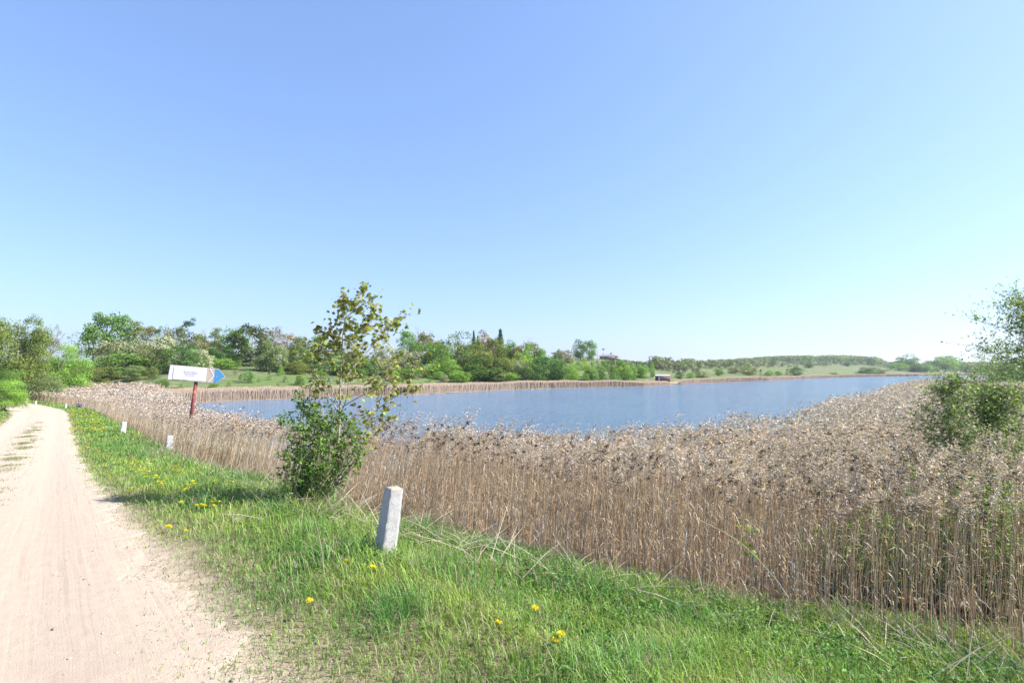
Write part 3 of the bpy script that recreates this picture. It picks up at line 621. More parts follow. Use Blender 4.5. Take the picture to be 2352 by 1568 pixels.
    if kind == 'blossom':
        k = rng.random(n) < np.clip(.5 + .55 * N[:, 2] + .3 * P[:, 2], .25, .92); tint = np.where(k[:, None], np.array((1, 1, 1)) * rng.uniform(.8, 1.1, (n, 1)), np.array((.17, .30, .10)) * rng.uniform(.7, 1.2, (n, 1)))
    if kind == 'sparse':
        k = rng.random(n) < .35; tint[k] *= np.array((.9, .65, .6))
    L = ls * (.52 if fine else 1) * rng.uniform(.7, 1.4, n)
    B = leafset(P, N, L, L * .75, tint, None, .2, rng)
    V, F_, C = B.arr(); me = mk(name, V, F_, C * .8, LEAF); return me
PROTO = {}
def proto(kind, k, fine=False):
    key = (kind, k, fine)
    if key not in PROTO:
        rng = np.random.default_rng(hash(kind) % 1 + sum(map(ord, kind)) * 10 + k)
        if kind == 'bare': PROTO[key] = (trunk_mesh('trunk', rng, 'bare'), None)
        else:
            tk = 'stems' if kind in ('bush', 'willow', 'blossom', 'sapling') else ('spruce' if kind in ('spruce', 'pine') else 'tree')
            if kind == 'sparse': tk = 'bare'
            PROTO[key] = (trunk_mesh('trunk', rng, tk), crown_mesh('crown', rng, kind, fine))
    return PROTO[key]
NAMES = {'round': 'tree', 'oval': 'tree', 'lobed': 'tree', 'sparse': 'tree', 'bare': 'bare_tree', 'bush': 'bush', 'willow': 'willow_bush', 'blossom': 'blossoming_shrub', 'sapling': 'young_tree', 'spruce': 'spruce', 'pine': 'pine', 'poplar': 'tree'}
CATS = {'round': 'tree', 'oval': 'tree', 'lobed': 'tree', 'sparse': 'tree', 'bare': 'tree', 'bush': 'bush', 'willow': 'bush', 'blossom': 'shrub', 'sapling': 'young tree', 'spruce': 'conifer', 'pine': 'conifer', 'poplar': 'tree'}
TREES = []
_tc = [0]
def tree(kind, x, Y, ytop, wd, col, label=None, group=None, yb=None):
    """x, ytop, wd read off the photograph; stands on the ground at depth Y (or where the sight line to yb meets the ground)"""
    if yb is not None:
        p = hit(x, yb); Y = p.y
    p = at(x, 800, Y); X = p.x; z = h1(X, Y); top = at(x, ytop, Y).z; hgt = max(top - z, .8); W = wd / F * Y * ({'bare': 1, 'spruce': 1.45, 'pine': 1.2, 'sapling': 1.15}.get(kind, 1.36) if Y > 118 else 1.08)
    if kind == 'blossom': col = tuple(q * .62 for q in col)
    _tc[0] += 1; rng = np.random.default_rng(_tc[0]); tm, cm = proto(kind, int(rng.integers(0, 3)), Y < 115)
    e = empty(NAMES[kind], (X, Y, z - .05), rng.uniform(0, 6.28)); t = link('trunk' if kind not in ('bush', 'willow', 'blossom', 'sapling') else 'stem', tm, e); t.scale = (W, W, hgt)
    if kind in ('round', 'oval', 'lobed', 'bare', 'sparse', 'poplar', 'spruce', 'pine'): t.scale = (max(W, hgt * .5), max(W, hgt * .5), hgt * .97)
    if cm: c = link('crown' if kind != 'blossom' else 'crown', cm, e); c.scale = (W * 1.08, W * 1.08, hgt); c.color = (col[0] * 2.6, col[1] * 2.6, col[2] * 2.2, 1)
    tag(e, label, CATS[kind], group); TREES.append(e); return e
G1 = (.095, .165, .04); G2 = (.065, .12, .035); G3 = (.14, .235, .05); OL = (.13, .15, .045); OL2 = (.095, .115, .04); GG = (.13, .17, .075); BR = (.14, .135, .07); RD = (.155, .12, .065); PG = (.13, .22, .085); WH = (.60, .61, .50); DK = (.028, .058, .03); YG = (.19, .26, .04)
tree('round', 40, 72, 733, 116, (.115, .15, .042), 'tall dense olive green tree, largest at the left edge above the road bend')
tree('sparse', 118, 92, 750, 52, BR, 'thin brownish tree showing sky, just right of the tallest tree at the left edge')
tree('willow', 146, 86, 796, 95, G3, 'rounded light green willow bush below the thin brownish tree at far left')
tree('sparse', 172, 110, 786, 40, G1, 'small ragged green tree rising behind the light green willow bush at far left')
tree('willow', 96, 76, 842, 84, GG, 'large grey green willow bush behind the bend of the road')
tree('willow', 60, 78, 790, 80, OL2, 'olive undergrowth filling the foot of the tall tree at the left edge')
tree('bush', 14, 50, 872, 75, G3, 'bright green bush touching the left edge beside the road')
tree('bush', 22, 66, 850, 60, G1, 'mid green bush between the left edge bush and the grey green willow')
tree('bush', 178, 98, 832, 78, OL2, 'low olive brown bush right of the grey green willow, on the hillside foot')
tree('bush', 226, 118, 842, 44, G1, 'low green bush just left of the two brownish bushes above the reeds')
tree('sparse', 215, 150, 752, 54, G2, 'dark green hilltop tree, leftmost of the tall clump with sky under it')
tree('round', 243, 150, 722, 70, G1, 'tallest green hilltop tree in the clump with visible trunks on the left')
tree('poplar', 277, 152, 725, 50, PG, 'pale green hilltop tree at the right side of the tall clump on the left')
tree('poplar', 312, 152, 738, 36, OL, 'narrow olive tree on the ridge right of the tall left clump')
tree('blossom', 262, 132, 783, 58, (.42, .42, .30), 'grey white blossoming shrub below the tall clump on the left')
tree('blossom', 316, 130, 788, 48, (.40, .41, .29), 'grey white blossoming shrub in the middle of the three on the left hill')
tree('blossom', 361, 133, 772, 54, (.50, .51, .40), 'tall blossoming shrub with white top above the left end of the signboard')
tree('blossom', 467, 128, 803, 32, WH, 'small pure white blossoming shrub just above the signboard')
tree('bush', 285, 122, 812, 96, G1, 'wide green bush below the grey white blossoming shrubs')
tree('round', 352, 126, 800, 56, OL2, 'dark olive bushy tree under the shrub with the white top')
tree('bush', 408, 124, 795, 56, G2, 'deep green rounded bush right above the signboard')
tree('bush', 441, 127, 800, 42, PG, 'pale green bush between the deep green bush and the pure white shrub')
tree('willow', 250, 0, 842, 60, OL, 'low olive bush with brown base, left of a matching pair above the reeds', yb=874)
tree('willow', 309, 0, 840, 62, GG, 'low grey green bush, right of a matching pair above the reeds', yb=874)
tree('bush', 352, 0, 842, 26, OL, 'small ochre green bush just left of the signboard', yb=868)
tree('poplar', 344, 165, 750, 40, BR, 'brownish leafing tree on the skyline right of the narrow olive tree')
tree('pine', 362, 165, 750, 20, G2, 'small dark green tree top on the skyline above the white topped shrub')
tree('bare', 381, 168, 742, 44, BR, 'bare grey tree on the skyline left of the open pine')
tree('round', 399, 160, 752, 40, OL2, 'olive brown round tree on the skyline above the signboard')
tree('pine', 430, 165, 731, 36, DK, 'open dark pine, the highest point on the skyline above the signboard')
tree('round', 452, 158, 768, 44, OL, 'olive tree below and right of the open dark pine')
tree('bare', 470, 165, 748, 34, BR, 'bare grey tree on the skyline right of the open dark pine')
tree('round', 478, 146, 782, 48, BR, 'brown green tree above the pure white shrub')
tree('poplar', 497, 160, 753, 30, GG, 'upright grey green tree on the skyline between bare trees and the chestnuts')
tree('round', 508, 142, 790, 42, G2, 'dark green tree left of the bright green tree beside the chestnut')
tree('round', 538, 150, 755, 52, G1, 'bright green round tree just left of the big dark chestnut')
tree('lobed', 578, 146, 748, 68, (.062, .085, .03), 'big dark dome shaped chestnut tree with cream tufts')
tree('sparse', 625, 162, 751, 62, RD, 'bare looking pinkish tree on the skyline right of the chestnut')
tree('sparse', 660, 158, 762, 46, (.21, .145, .06), 'orange brown leafing tree on the skyline right of the chestnut')
tree('round', 692, 160, 774, 42, OL, 'olive tree on the skyline between the orange tree and the near maple')
tree('willow', 614, 136, 782, 40, GG, 'soft grey green bush in front of the pinkish bare tree')
tree('blossom', 641, 134, 794, 30, (.36, .42, .22), 'yellow white flowering bush in front of the orange brown tree')
tree('round', 680, 140, 794, 54, (.10, .14, .055), 'grey olive round tree right of the yellow white flowering bush')
tree('sparse', 706, 165, 778, 26, G2, 'small bluish green tree top on the skyline left of the near maple')
tree('poplar', 733, 158, 773, 46, PG, 'pale green tree seen through the left branches of the near maple')
tree('round', 768, 150, 781, 38, OL2, 'dark olive tree seen behind the trunk of the near maple')
tree('bush', 722, 142, 806, 50, G1, 'green bush behind the left leaves of the near maple')
tree('bush', 770, 138, 818, 60, PG, 'pale bush on the slope seen through the near maple')
tree('sparse', 815, 160, 775, 44, OL, 'thin olive tree seen through the crown of the near maple')
tree('bush', 826, 140, 812, 60, G1, 'green bush seen through the right branches of the near maple')
tree('blossom', 885, 142, 794, 44, (.52, .52, .44), 'pale blossoming shrub at the right edge of the near maple')
tree('bush', 505, 0, 822, 50, G3, 'wide light green bush at the upper edge of the meadow right of the signboard', yb=848)
tree('sapling', 541, 0, 813, 22, G3, 'upright light green young tree at the upper meadow edge below the chestnut', yb=842)
tree('blossom', 581, 0, 818, 14, WH, 'tiny white flowering shrub at the upper meadow edge under the chestnut', yb=836)
tree('sapling', 600, 0, 815, 34, G3, 'light green bush right of the tiny white shrub at the meadow edge', yb=834)
tree('bush', 564, 0, 813, 24, G3, 'light green bush left of the tiny white shrub at the meadow edge', yb=832)
tree('sapling', 625, 0, 812, 22, G3, 'bright young tree at the meadow edge below the pinkish bare tree', yb=832)
MEADOW = [(245, 872, 897, 24, OL), (286, 886, 899, 20, G3), (376, 870, 891, 24, G1), (361, 850, 870, 18, G1), (375, 843, 857, 13, WH), (542, 849, 861, 12, GG), (556, 858, 875, 14, G1), (573, 850, 879, 22, PG),
          (621, 852, 873, 13, G1), (646, 843, 863, 17, G3), (660, 830, 851, 22, G3), (684, 827, 859, 40, OL), (657, 863, 878, 15, GG), (690, 862, 884, 20, G1), (495, 878, 890, 24, G3), (700, 868, 886, 14, G3), (597, 865, 877, 9, G3),
          (735, 848, 870, 24, PG), (760, 838, 858, 26, G1), (790, 856, 876, 18, G3), (830, 846, 868, 26, G1), (856, 836, 862, 30, PG), (905, 852, 875, 24, G3), (420, 880, 893, 14, G3), (528, 876, 890, 12, OL), (748, 872, 888, 14, G1), (640, 879, 892, 9, BR)]
MEADOW.sort(key=lambda q: q[0])
ML = ['olive bush alone on the low meadow between reeds and the brownish bushes', 'little bright green bush at the reed edge, left of the signboard', 'small green bush just left of the signboard end', 'tiny white flowering shrub beside the left end of the signboard',
      'small green bush low on the meadow, left behind the sign pole', 'tiny bright green bush at the reed edge just left of the sign pole', 'bright bush at the reed edge directly under the blue arrow tip', 'small olive bush at the reed edge right of the blue arrow tip',
      'little grey green bush halfway up the meadow, first right of the arrow tip', 'narrow green bush standing left against the paler meadow bush', 'pale green widest bush of the lower meadow below the chestnut', 'tiny light green shrub low on the meadow right of the pale wide bush',
      'upright dark green bush in the meadow middle with a clear shadow', 'tiny brown shrub at the reed edge, rightmost before the maple', 'bright upright young bush in the meadow below the orange tree', 'grey green low bush below the bright upright one',
      'light green taller bush high on the meadow below the orange tree', 'broad pale olive bush high on the meadow left of the maple', 'green bush low on the meadow, left beside the maple leaves', 'small bright bush low on the meadow touching the maple leaves',
      'pale bush on the meadow behind the left maple branches', 'small green bush at the reed edge behind the maple', 'green bush high on the meadow behind the maple stem', 'bright bush low on the meadow behind the maple stem',
      'green bush on the meadow behind the right maple branches', 'pale bush high on the meadow behind the right maple branches', 'light bush low on the meadow at the right edge of the maple']
for (x, yt, yb_, wd, col), lb in zip(MEADOW, ML):
    tree('blossom' if col is WH else ('bush' if wd > 18 else 'sapling'), x, 0, yt, wd, col, lb, 'bushes scattered over the far meadow', yb=yb_)
# middle grove
tree('poplar', 935, 165, 760, 46, PG, 'pale green rounded tree, first tall one right of the near maple')
tree('round', 952, 160, 785, 36, G1, 'darker green tree at the right foot of the pale green rounded tree')
tree('bare', 961, 175, 744, 26, BR, 'tall bare dead tree on the skyline right of the pale green tree')
tree('round', 981, 172, 766, 50, BR, 'brown leafing round tree beside the tall dead tree')
tree('round', 1006, 160, 785, 40, OL, 'olive tree between the brown tree and the wide grove dome')
tree('blossom', 942, 146, 805, 48, (.47, .45, .38), 'round greyish white blossoming shrub right of the near maple')
tree('bush', 1003, 148, 790, 58, G1, 'bright green round bush right of the greyish white shrub')
tree('bush', 980, 142, 836, 52, G3, 'light green bush below the greyish white shrub')
tree('bush', 925, 134, 845, 56, G1, 'green bush at the foot of the slope by the right maple branches')
tree('round', 1050, 170, 767, 76, (.10, .135, .04), 'wide domed green tree in the left half of the middle grove')
tree('spruce', 1088, 185, 761, 15, DK, 'dark narrow spruce peak beside the wide domed tree')
tree('spruce', 1097, 186, 772, 12, DK, 'shorter dark spruce peak touching the reddish tree')
tree('round', 1118, 178, 763, 44, (.19, .12, .06), 'reddish brown tree at the top of the middle grove')
tree('round', 1133, 168, 778, 44, OL, 'olive tree in front of the reddish brown top tree')
tree('spruce', 1149, 176, 757, 28, G2, 'green pointed spruce, highest of the middle grove')
tree('round', 1163, 170, 790, 44, G1, 'green tree right below the pointed spruce')
tree('round', 1180, 176, 783, 34, PG, 'pale round tree right of the pointed spruce')
tree('round', 1192, 168, 797, 36, RD, 'rusty brown tree in the right half of the middle grove')
tree('bare', 1213, 180, 770, 40, BR, 'bare tree with fine twigs at the right end of the middle grove')
tree('round', 1221, 172, 788, 46, OL, 'olive brown tree under the bare twigs at the right end of the grove')
tree('round', 1208, 162, 794, 34, G3, 'bright green tree in front of the olive brown one at the grove end')
tree('round', 1240, 168, 802, 34, PG, 'pale tree closing the right end of the middle grove')
tree('round', 1082, 160, 800, 46, G1, 'green tree below the two dark spruce peaks')
tree('bush', 1065, 152, 816, 44, OL2, 'grey olive bush below the wide domed tree')
tree('oval', 1108, 150, 799, 54, OL, 'tall olive tree in the centre of the grove front')
tree('round', 1112, 0, 822, 72, (.075, .13, .03), 'dark based green tree nearest the reeds in the grove centre', yb=874)
tree('bush', 1030, 144, 826, 46, G3, 'light bush between bright round bush and grove centre')
tree('bush', 1041, 0, 840, 28, G1, 'small round green bush on the open lawn left of the grove front', yb=862)
tree('bush', 1058, 0, 850, 36, G3, 'light green bush at the reeds left of the grove front', yb=879)
tree('blossom', 1020, 0, 860, 15, (.4, .42, .32), 'small pale shrub at the reeds left of the light green bush', yb=879)
tree('sapling', 988, 0, 862, 22, G1, 'dark little bush at the reeds, left end of the open lawn', yb=883)
tree('bush', 1010, 0, 852, 22, G3, 'light bush on the lawn above the dark little bush', yb=872)
tree('sapling', 1087, 0, 852, 20, G3, 'light upright bush hugging the dark based tree', yb=876)
tree('blossom', 1142, 0, 848, 36, (.28, .38, .18), 'whitish green bush at the reeds right of the dark based tree', yb=878)
tree('bush', 1169, 0, 855, 42, G3, 'bright rounded bush at the reeds right of the whitish green one', yb=880)
tree('blossom', 1190, 152, 828, 32, (.42, .46, .34), 'white flowering shrub in shade at the grove front')
tree('round', 1200, 156, 815, 36, YG, 'yellow green round tree above the white flowering shrub')
tree('bush', 1150, 150, 820, 50, OL, 'olive bush behind the whitish green bush')
tree('bush', 1225, 152, 832, 50, G2, 'dark green shrub between white shrub and big dark bush')
tree('round', 1254, 0, 820, 56, (.05, .11, .03), 'big dark green bush at the reeds, right end of the grove', yb=877)
tree('round', 1290, 160, 826, 38, G1, 'green bush right of the big dark bush')
tree('round', 1280, 235, 803, 20, OL2, 'small dark tree top on the skyline behind the big dark bush')
tree('blossom', 1298, 240, 804, 28, (.38, .33, .28), 'pinkish shrub on the skyline left of the twin lindens')
tree('lobed', 1333, 270, 780, 25, (.085, .14, .055), 'left and taller of the twin lindens on the skyline')
tree('lobed', 1354, 272, 783, 25, (.11, .19, .06), 'right and lighter of the twin lindens on the skyline')
# young trees covering the slope below the house
rg = np.random.default_rng(5)
SL = []; SLT = []
for i in range(96):
    x = rg.uniform(1268, 1500); lo = np.interp(x, [1268, 1500], [878, 872]); hi = np.interp(x, [1268, 1400, 1500], [826, 832, 852]); SL.append((x, rg.uniform(hi, lo) if i % 3 else rg.uniform(lo - 8, lo)))
SL.sort()
for i, (x, yb_) in enumerate(SL):
    p = hit(x, yb_); seg = 'between the big dark bush and the twin lindens' if x < 1330 else ('below the twin lindens' if x < 1378 else ('below the house' if x < 1430 else 'between the house and the red wagon'))
    col = [G3, G3, PG, G1, YG, GG][rg.integers(0, 6)]; cn = {G3: 'light green', PG: 'pale green', G1: 'mid green', YG: 'yellow green', GG: 'grey green'}[col]
    hh = rg.uniform(2.6, 5.0); hh = min(hh, (5 - p.z) + (850 - (827 if x > 1370 else 822)) / F * p.y) if p.y > 200 else hh; e = tree(['sapling', 'poplar', 'bush'][rg.integers(0, 3)], x, p.y, yb_ - hh * F / p.y, hh * .62 * F / p.y, col, cn + ' young tree on slope ' + seg, 'young trees on the slope ' + seg)
    e.name = 'young_tree'; e['category'] = 'young tree'; SLT.append(e)
OW = ['leftmost', 'second from the left', 'third from the left', 'fourth from the left', 'fifth from the left', 'sixth from the left', 'seventh from the left', 'eighth from the left', 'ninth from the left', 'tenth from the left']
_by = {}
for e in SLT: _by.setdefault(e['label'], []).append(e)
for lb_, L_ in _by.items():
    if len(L_) > 1:
        for i, e in enumerate(L_): e['label'] = (OW[i] if i < len(L_) - 1 else 'rightmost') + ' ' + lb_.replace('young tree on slope', 'young tree').replace('from the left', 'from left').replace('the big dark bush', 'big dark bush').replace('the twin lindens', 'twin lindens')
for i, (x, yt, yb_, wd) in enumerate([(1293, 850, 872, 10), (1362, 843, 858, 14), (1388, 856, 874, 16), (1318, 846, 862, 14)]):
    tree('blossom', x, 0, yt, wd, (.42, .46, .36), ['small white flowering shrub low on the slope right of the big dark bush', 'pale flowering shrub on the slope under the right linden', 'pale flowering shrub low on the slope below the house', 'pale flowering shrub on the slope under the left linden'][i], yb=yb_)
# dark conifer plantation right of the house
def grove(name, items, kinds, label, cat='wood'):
    pr = [ (lambda V, C: (V, C))(*_x) if False else _x for _x in kinds ]
    B = Buf(); P, W_, Hh, ti, wh = items
    b = scatter(pr, wh, P, R.uniform(0, 6.28, len(P)), Hh, ti, None, zs=Hh, ws=W_); return link(name, b.mesh(name, LEAFN)), b
LEAFN = foliage('mass leaf', .3, False)
def lowcrown(kind, seed, n=420, ls=.06):
    rng = np.random.default_rng(seed); d = unit(rng.normal(size=(n, 3))); off = rng.uniform(0, 6.28, 3)
    if kind == 'cone': z = rng.uniform(0, 1, n) ** 1.3; a = rng.uniform(0, 6.28, n); r_ = .42 * (1 - z) * rng.uniform(.6, 1.1, n); P = np.stack([r_ * np.cos(a), r_ * np.sin(a), z], -1); N = unit(P * [1, 1, 0] + [0, 0, .2] + rng.normal(0, .2, (n, 3)))
    else:
        cs = rng.uniform(-1, 1, (12, 3)) * [.3, .3, .33] + [0, 0, .48]; k = rng.integers(0, 12, n); d[:, 2] = np.where(d[:, 2] < -.3, -d[:, 2], d[:, 2]); P = cs[k] + d * .17 * rng.uniform(.6, 1.1, (n, 1)); N = unit(d + rng.normal(0, .35, (n, 3)) + [0, 0, .2])
    t = rng.uniform(.7, 1.3, (n, 1)) * np.ones((1, 3)); L = ls * rng.uniform(.7, 1.4, n)
    return leafset(P, N, L, L * .8, t * .8, None, .2, rng).arr()
n = 210; x = R.uniform(1392, 1612, n); Y = R.uniform(235, 330, n) ; Y = np.where(x > 1500, R.uniform(250, 420, n), Y); X = (x - 1176) / F * Y; Z = H(X, Y)
hh = R.uniform(3.2, 5.5, n); tl = np.interp(x, [1392, 1425, 1440, 1500, 1612], [824, 823, 827, 832, 846]) + R.normal(0, 1.2, n); up = 784 - tl; dzv = (math.sin(PITCH) + up / F * math.cos(PITCH)) / (math.cos(PITCH) - up / F * math.sin(PITCH)); hh = np.minimum(hh, CAMZ + dzv * Y - Z); kk = hh > 1.2; X, Y, Z, hh = X[kk], Y[kk], Z[kk], hh[kk]; n = len(X); P = np.stack([X, Y, Z - .1], -1); ti = np.array((.11, .145, .095)) * R.uniform(.7, 1.5, (n, 1)) * np.where(R.random((n, 1)) < .3, np.array((1.5, 1.25, 1.2)), 1.)
o, _ = grove('conifer_thicket', (P, hh * .75, hh, ti, R.integers(0, 4, n)), [lowcrown('cone' if i % 2 else 'ball', 40 + i, 300, .08) for i in range(4)], None); tag(o, 'dark mass of young conifers on the slope right of the house', 'conifer thicket', None, 'stuff')
# far wood across the lake
n = 560; x = R.uniform(1512, 2330, n)
Y = np.where(x < 2036, R.uniform(700, 980, n), R.uniform(640, 900, n)); X = (x - 1176) / F * Y; Z = H(X, Y)
tops = np.interp(x, [1500, 1560, 1640, 1700, 1800, 1850, 1950, 2010, 2040, 2060, 2082, 2110, 2165, 2200, 2330], [838, 829, 823, 819, 813, 812, 812, 816, 829, 826, 820, 830, 822, 826, 830])
up = 784 - (tops + np.abs(R.normal(0, 2.4, n))); dzv = (math.sin(PITCH) + up / F * math.cos(PITCH)) / (math.cos(PITCH) - up / F * math.sin(PITCH)); top = CAMZ + dzv * Y
hh = np.clip(top - Z, 5, 17); Zb = top - hh
P = np.stack([X, Y, np.minimum(Zb, Z + 1) ], -1); hh = top - P[:, 2]; k = hh > 3; hh = np.minimum(hh, 19); P, hh = P[k], hh[k]; n = len(P)
P[:, 2] = H(P[:, 0], P[:, 1]) - 1.2
ti = np.array((.30, .42, .16)) * R.uniform(.75, 1.35, (n, 1)) * np.where(R.random((n, 1)) < .25, np.array((1.45, 1.2, 1.1)), 1.)
o, _ = grove('far_wood', (P, hh * .95, hh, ti, R.integers(0, 5, n)), [lowcrown('ball', 60 + i, 330, .085) for i in range(5)], None); tag(o, 'long low wood of fresh green trees on the hill beyond the lake', 'wood', None, 'stuff')
# scrub at the foot of that wood
n = 260; x = R.uniform(1500, 2260, n); Y = R.uniform(0, 1, n); yy = np.interp(x, [1500, 1700, 2000, 2040, 2260], [842, 838, 832, 842, 838]) + R.uniform(-2, 9, n) ** 1.0; 
YY = np.array([min(hit(a, b).y, 760) for a, b in zip(x, yy)]); X = (x - 1176) / F * YY; P = np.stack([X, YY, H(X, YY) - .2], -1); hh = R.uniform(3, 8, n)
ti = np.array((.30, .37, .18)) * R.uniform(.65, 1.4, (n, 1)) * np.where(R.random((n, 1)) < .25, np.array((1.5, 1.1, 1.2)), 1.)
o, _ = grove('scrub', (P, hh * 1.25, hh, ti, R.integers(0, 3, n)), [lowcrown('ball', 80 + i, 260, .09) for i in range(3)], None); tag(o, 'mixed scrub along the foot of the far wood beyond the lake', 'scrub', None, 'stuff')
FAR = [(1560, 853, 869, 15, G2, 'dark green bush on the bank right of the red wagon'), (1610, 852, 868, 26, GG, 'grey green bush on the far bank right of the dark green bush'), (1585, 856, 869, 16, G3, 'light bush on the far bank between dark green and grey green bushes'), (1716, 838, 861, 26, OL, 'olive round tree on the far bank left of the lone ball shaped bush'),
       (1746, 848, 864, 10, G1, 'tiny dark bush at the far reeds left of the lone ball shaped bush'), (1765, 851, 866, 18, G3, 'light bush at the far reeds left of the lone ball shaped bush'), (1786, 852, 864, 14, G1, 'low dark bush right next to the light one at the far reeds'), (1808, 845, 862, 11, GG, 'narrow grey bush at the far reeds just left of the lone ball shaped bush'),
       (1826, 842, 863, 23, (.07, .12, .04), 'lone ball shaped green bush on the meadow beyond the lake'), (1856, 832, 845, 16, G2, 'dark bush higher up behind the lone ball shaped bush'), (1945, 831, 841, 13, G2, 'dark round bush on the bright far meadow below the wood'), (1893, 834, 842, 10, G1, 'small bush on the far meadow left of the dark round bush'),
       (1993, 843, 860, 32, G2, 'dark spreading bush near the far reeds below the wood end'), (2022, 848, 861, 18, OL, 'olive bush right of the dark spreading bush'), (1913, 855, 863, 14, G1, 'flat bush at the far reeds right of the lone ball'), (1650, 846, 862, 16, G1, 'green bush on the far bank right of the grey green bush'), (1683, 842, 858, 20, BR, 'brownish bush on the far bank left of the olive round tree')]
for x, yt, yb_, wd, col, lb in FAR: tree('bush' if wd > 12 else 'sapling', x, 0, yt, wd, col, lb, 'bushes on the far bank', yb=yb_)
for kind, x, Y, yt, wd, col, lb in [('round', 2080, 640, 814, 34, (.10, .16, .05), 'tall domed tree standing out right of the far wood'), ('round', 2062, 560, 834, 30, G3, 'light green tree before the tall domed one'), ('round', 2112, 540, 836, 30, G2, 'dark tree at the water right of the tall domed one'), ('bush', 2094, 545, 842, 26, GG, 'grey bush at the water between light and dark trees'),
                              ('round', 2150, 600, 822, 30, G1, 'green tree left half of the far right clump'), ('round', 2170, 600, 817, 34, G3, 'highest light tree of the far right clump'), ('round', 2190, 620, 821, 28, G3, 'light tree right half of the far right clump'), ('bush', 2130, 560, 838, 26, PG, 'pale bush left of the far right clump'), ('round', 2212, 560, 835, 16, G2, 'narrow dark tree right of the far right clump'), ('round', 2252, 540, 830, 30, G1, 'green tree close beside the near bank tree on the right'), ('round', 2236, 560, 838, 22, BR, 'brownish tree left of the one by the near bank tree')]:
    tree(kind, x, Y, yt, wd, col, lb, 'trees at the far end of the lake')
tree('sparse', 2292, 125, 778, 66, (.16, .25, .08), 'airy light green tree on the grassy bank at the right edge')
tree('round', 2322, 130, 800, 70, (.12, .2, .06), 'denser green tree behind the airy one at the right edge')

# ------------------------------------------------------------------ broad sprays of real branches and leaves for the near plants
def bez(pts, k=6):
    pts = [np.array(p, float) for p in pts]; out = []
    for i in range(len(pts) - 1):
        p0 = pts[max(i - 1, 0)]; p1 = pts[i]; p2 = pts[i + 1]; p3 = pts[min(i + 2, len(pts) - 1)]
        for j in range(k):
            t = j / k; out.append(.5 * ((2 * p1) + (-p0 + p2) * t + (2 * p0 - 5 * p1 + 4 * p2 - p3) * t * t + (-p0 + 3 * p1 - 3 * p2 + p3) * t ** 3))
    out.append(pts[-1]); return out
MAPLE = np.array([(0, 0), (.18, -.02), (.50, -.12), (.40, .16), (.72, .36), (.46, .46), (.50, .80), (.22, .66), (0, 1.05), (-.22, .66), (-.50, .80), (-.46, .46), (-.72, .36), (-.40, .16), (-.50, -.12), (-.18, -.02)]) * .72
def maple_leaves(P, size, C, rng, B, droop=.75):
    n = len(P); a = rng.uniform(0, 6.28, n); D = unit(np.stack([np.cos(a), np.sin(a), -droop * rng.uniform(.2, 1.6, n)], -1)); N0 = unit(rng.normal(0, .45, (n, 3)) + [0, 0, 1]); S = unit(np.cross(D, N0)); N = np.cross(S, D)
    m = MAPLE; k = len(m); sz = size[:, None, None]
    curl = -(.35 * np.abs(m[:, 0]) + .30 * m[:, 1] ** 2)
    V = P[:, None] + sz * (S[:, None] * m[None, :, 0:1] + D[:, None] * m[None, :, 1:2] + N[:, None] * curl[None, :, None]); 
    cen = P[:, None] + sz * D[:, None] * .25 + 0 * N[:, None]
    V = np.concatenate([V, cen], 1).reshape(-1, 3); q = np.arange(n)[:, None] * (k + 1); F_ = np.concatenate([q + [i, (i + 1) % k, k] for i in range(k)])
    B.add(V, [F_], np.repeat(C, k + 1, 0)); return B
def c2(x, y): return 588 + .389 * x, 617 + .389 * y
mbase = hit(770, 1172); MY = mbase.y; print('maple', mbase)
def mp3(x, y, dy=0.): X_, Y_ = c2(x, y); return at(X_, Y_, MY + dy)
rng = np.random.default_rng(11)
tr_ = empty('maple_tree', mbase); tag(tr_, 'slim young maple with drooping olive bronze leaves growing out of the bush by the reeds', 'maple tree')
B = Buf(); L0 = np.array(mbase)
trunk_pts = [(463, 1440, 0), (473, 1200, 0), (487, 1000, .02), (495, 870, .03), (498, 700, .03), (506, 500, .02), (520, 330, 0), (541, 240, 0), (520, 150, -.05)]
BRS = [[(541, 250, 0), (590, 190, .1), (640, 118, .15)], [(530, 290, 0), (600, 232, -.1), (690, 178, -.2)], [(690, 200, -.2), (700, 240, -.2), (680, 310, -.15), (640, 360, -.1)], [(528, 300, 0), (480, 290, .1), (500, 230, .2), (498, 195, .2)],
       [(496, 870, .03), (535, 760, -.15), (548, 660, -.25), (560, 590, -.3), (600, 520, -.35)], [(488, 1010, .02), (560, 975, .2), (640, 920, .35), (682, 860, .4), (780, 782, .5), (870, 725, .55), (950, 665, .6), (1010, 575, .65)],
       [(510, 815, .03), (600, 762, -.2), (720, 700, -.45), (790, 610, -.55), (822, 500, -.6)], [(500, 700, .03), (560, 600, .25), (650, 500, .45), (710, 430, .5), (780, 345, .55), (840, 320, .6), (893, 272, .65)],
       [(490, 850, .03), (400, 700, .2), (350, 610, .3), (330, 500, .35), (372, 375, .35)], [(480, 790, .03), (430, 650, -.2), (405, 540, -.3), (400, 450, -.3)], [(510, 470, .02), (470, 440, .15), (442, 375, .2)],
       [(513, 420, 0), (560, 400, -.1), (620, 395, -.15), (650, 350, -.2)], [(480, 1100, 0), (420, 930, -.3), (380, 800, -.35), (330, 690, -.4)], [(560, 600, -.3), (530, 560, -.3), (560, 500, -.3)], [(720, 820, .45), (760, 700, .45), (800, 640, .4)],
       [(640, 690, -.3), (700, 640, -.4), (740, 560, -.4)], [(520, 900, .1), (600, 860, .2), (700, 880, .1), (790, 870, .0)], [(480, 1150, 0), (600, 1060, -.3), (690, 980, -.4)], [(455, 1250, .1), (455, 1100, .1), (495, 900, .05)]]
def tomp(l): return [np.array(mp3(*p)) - L0 for p in l]
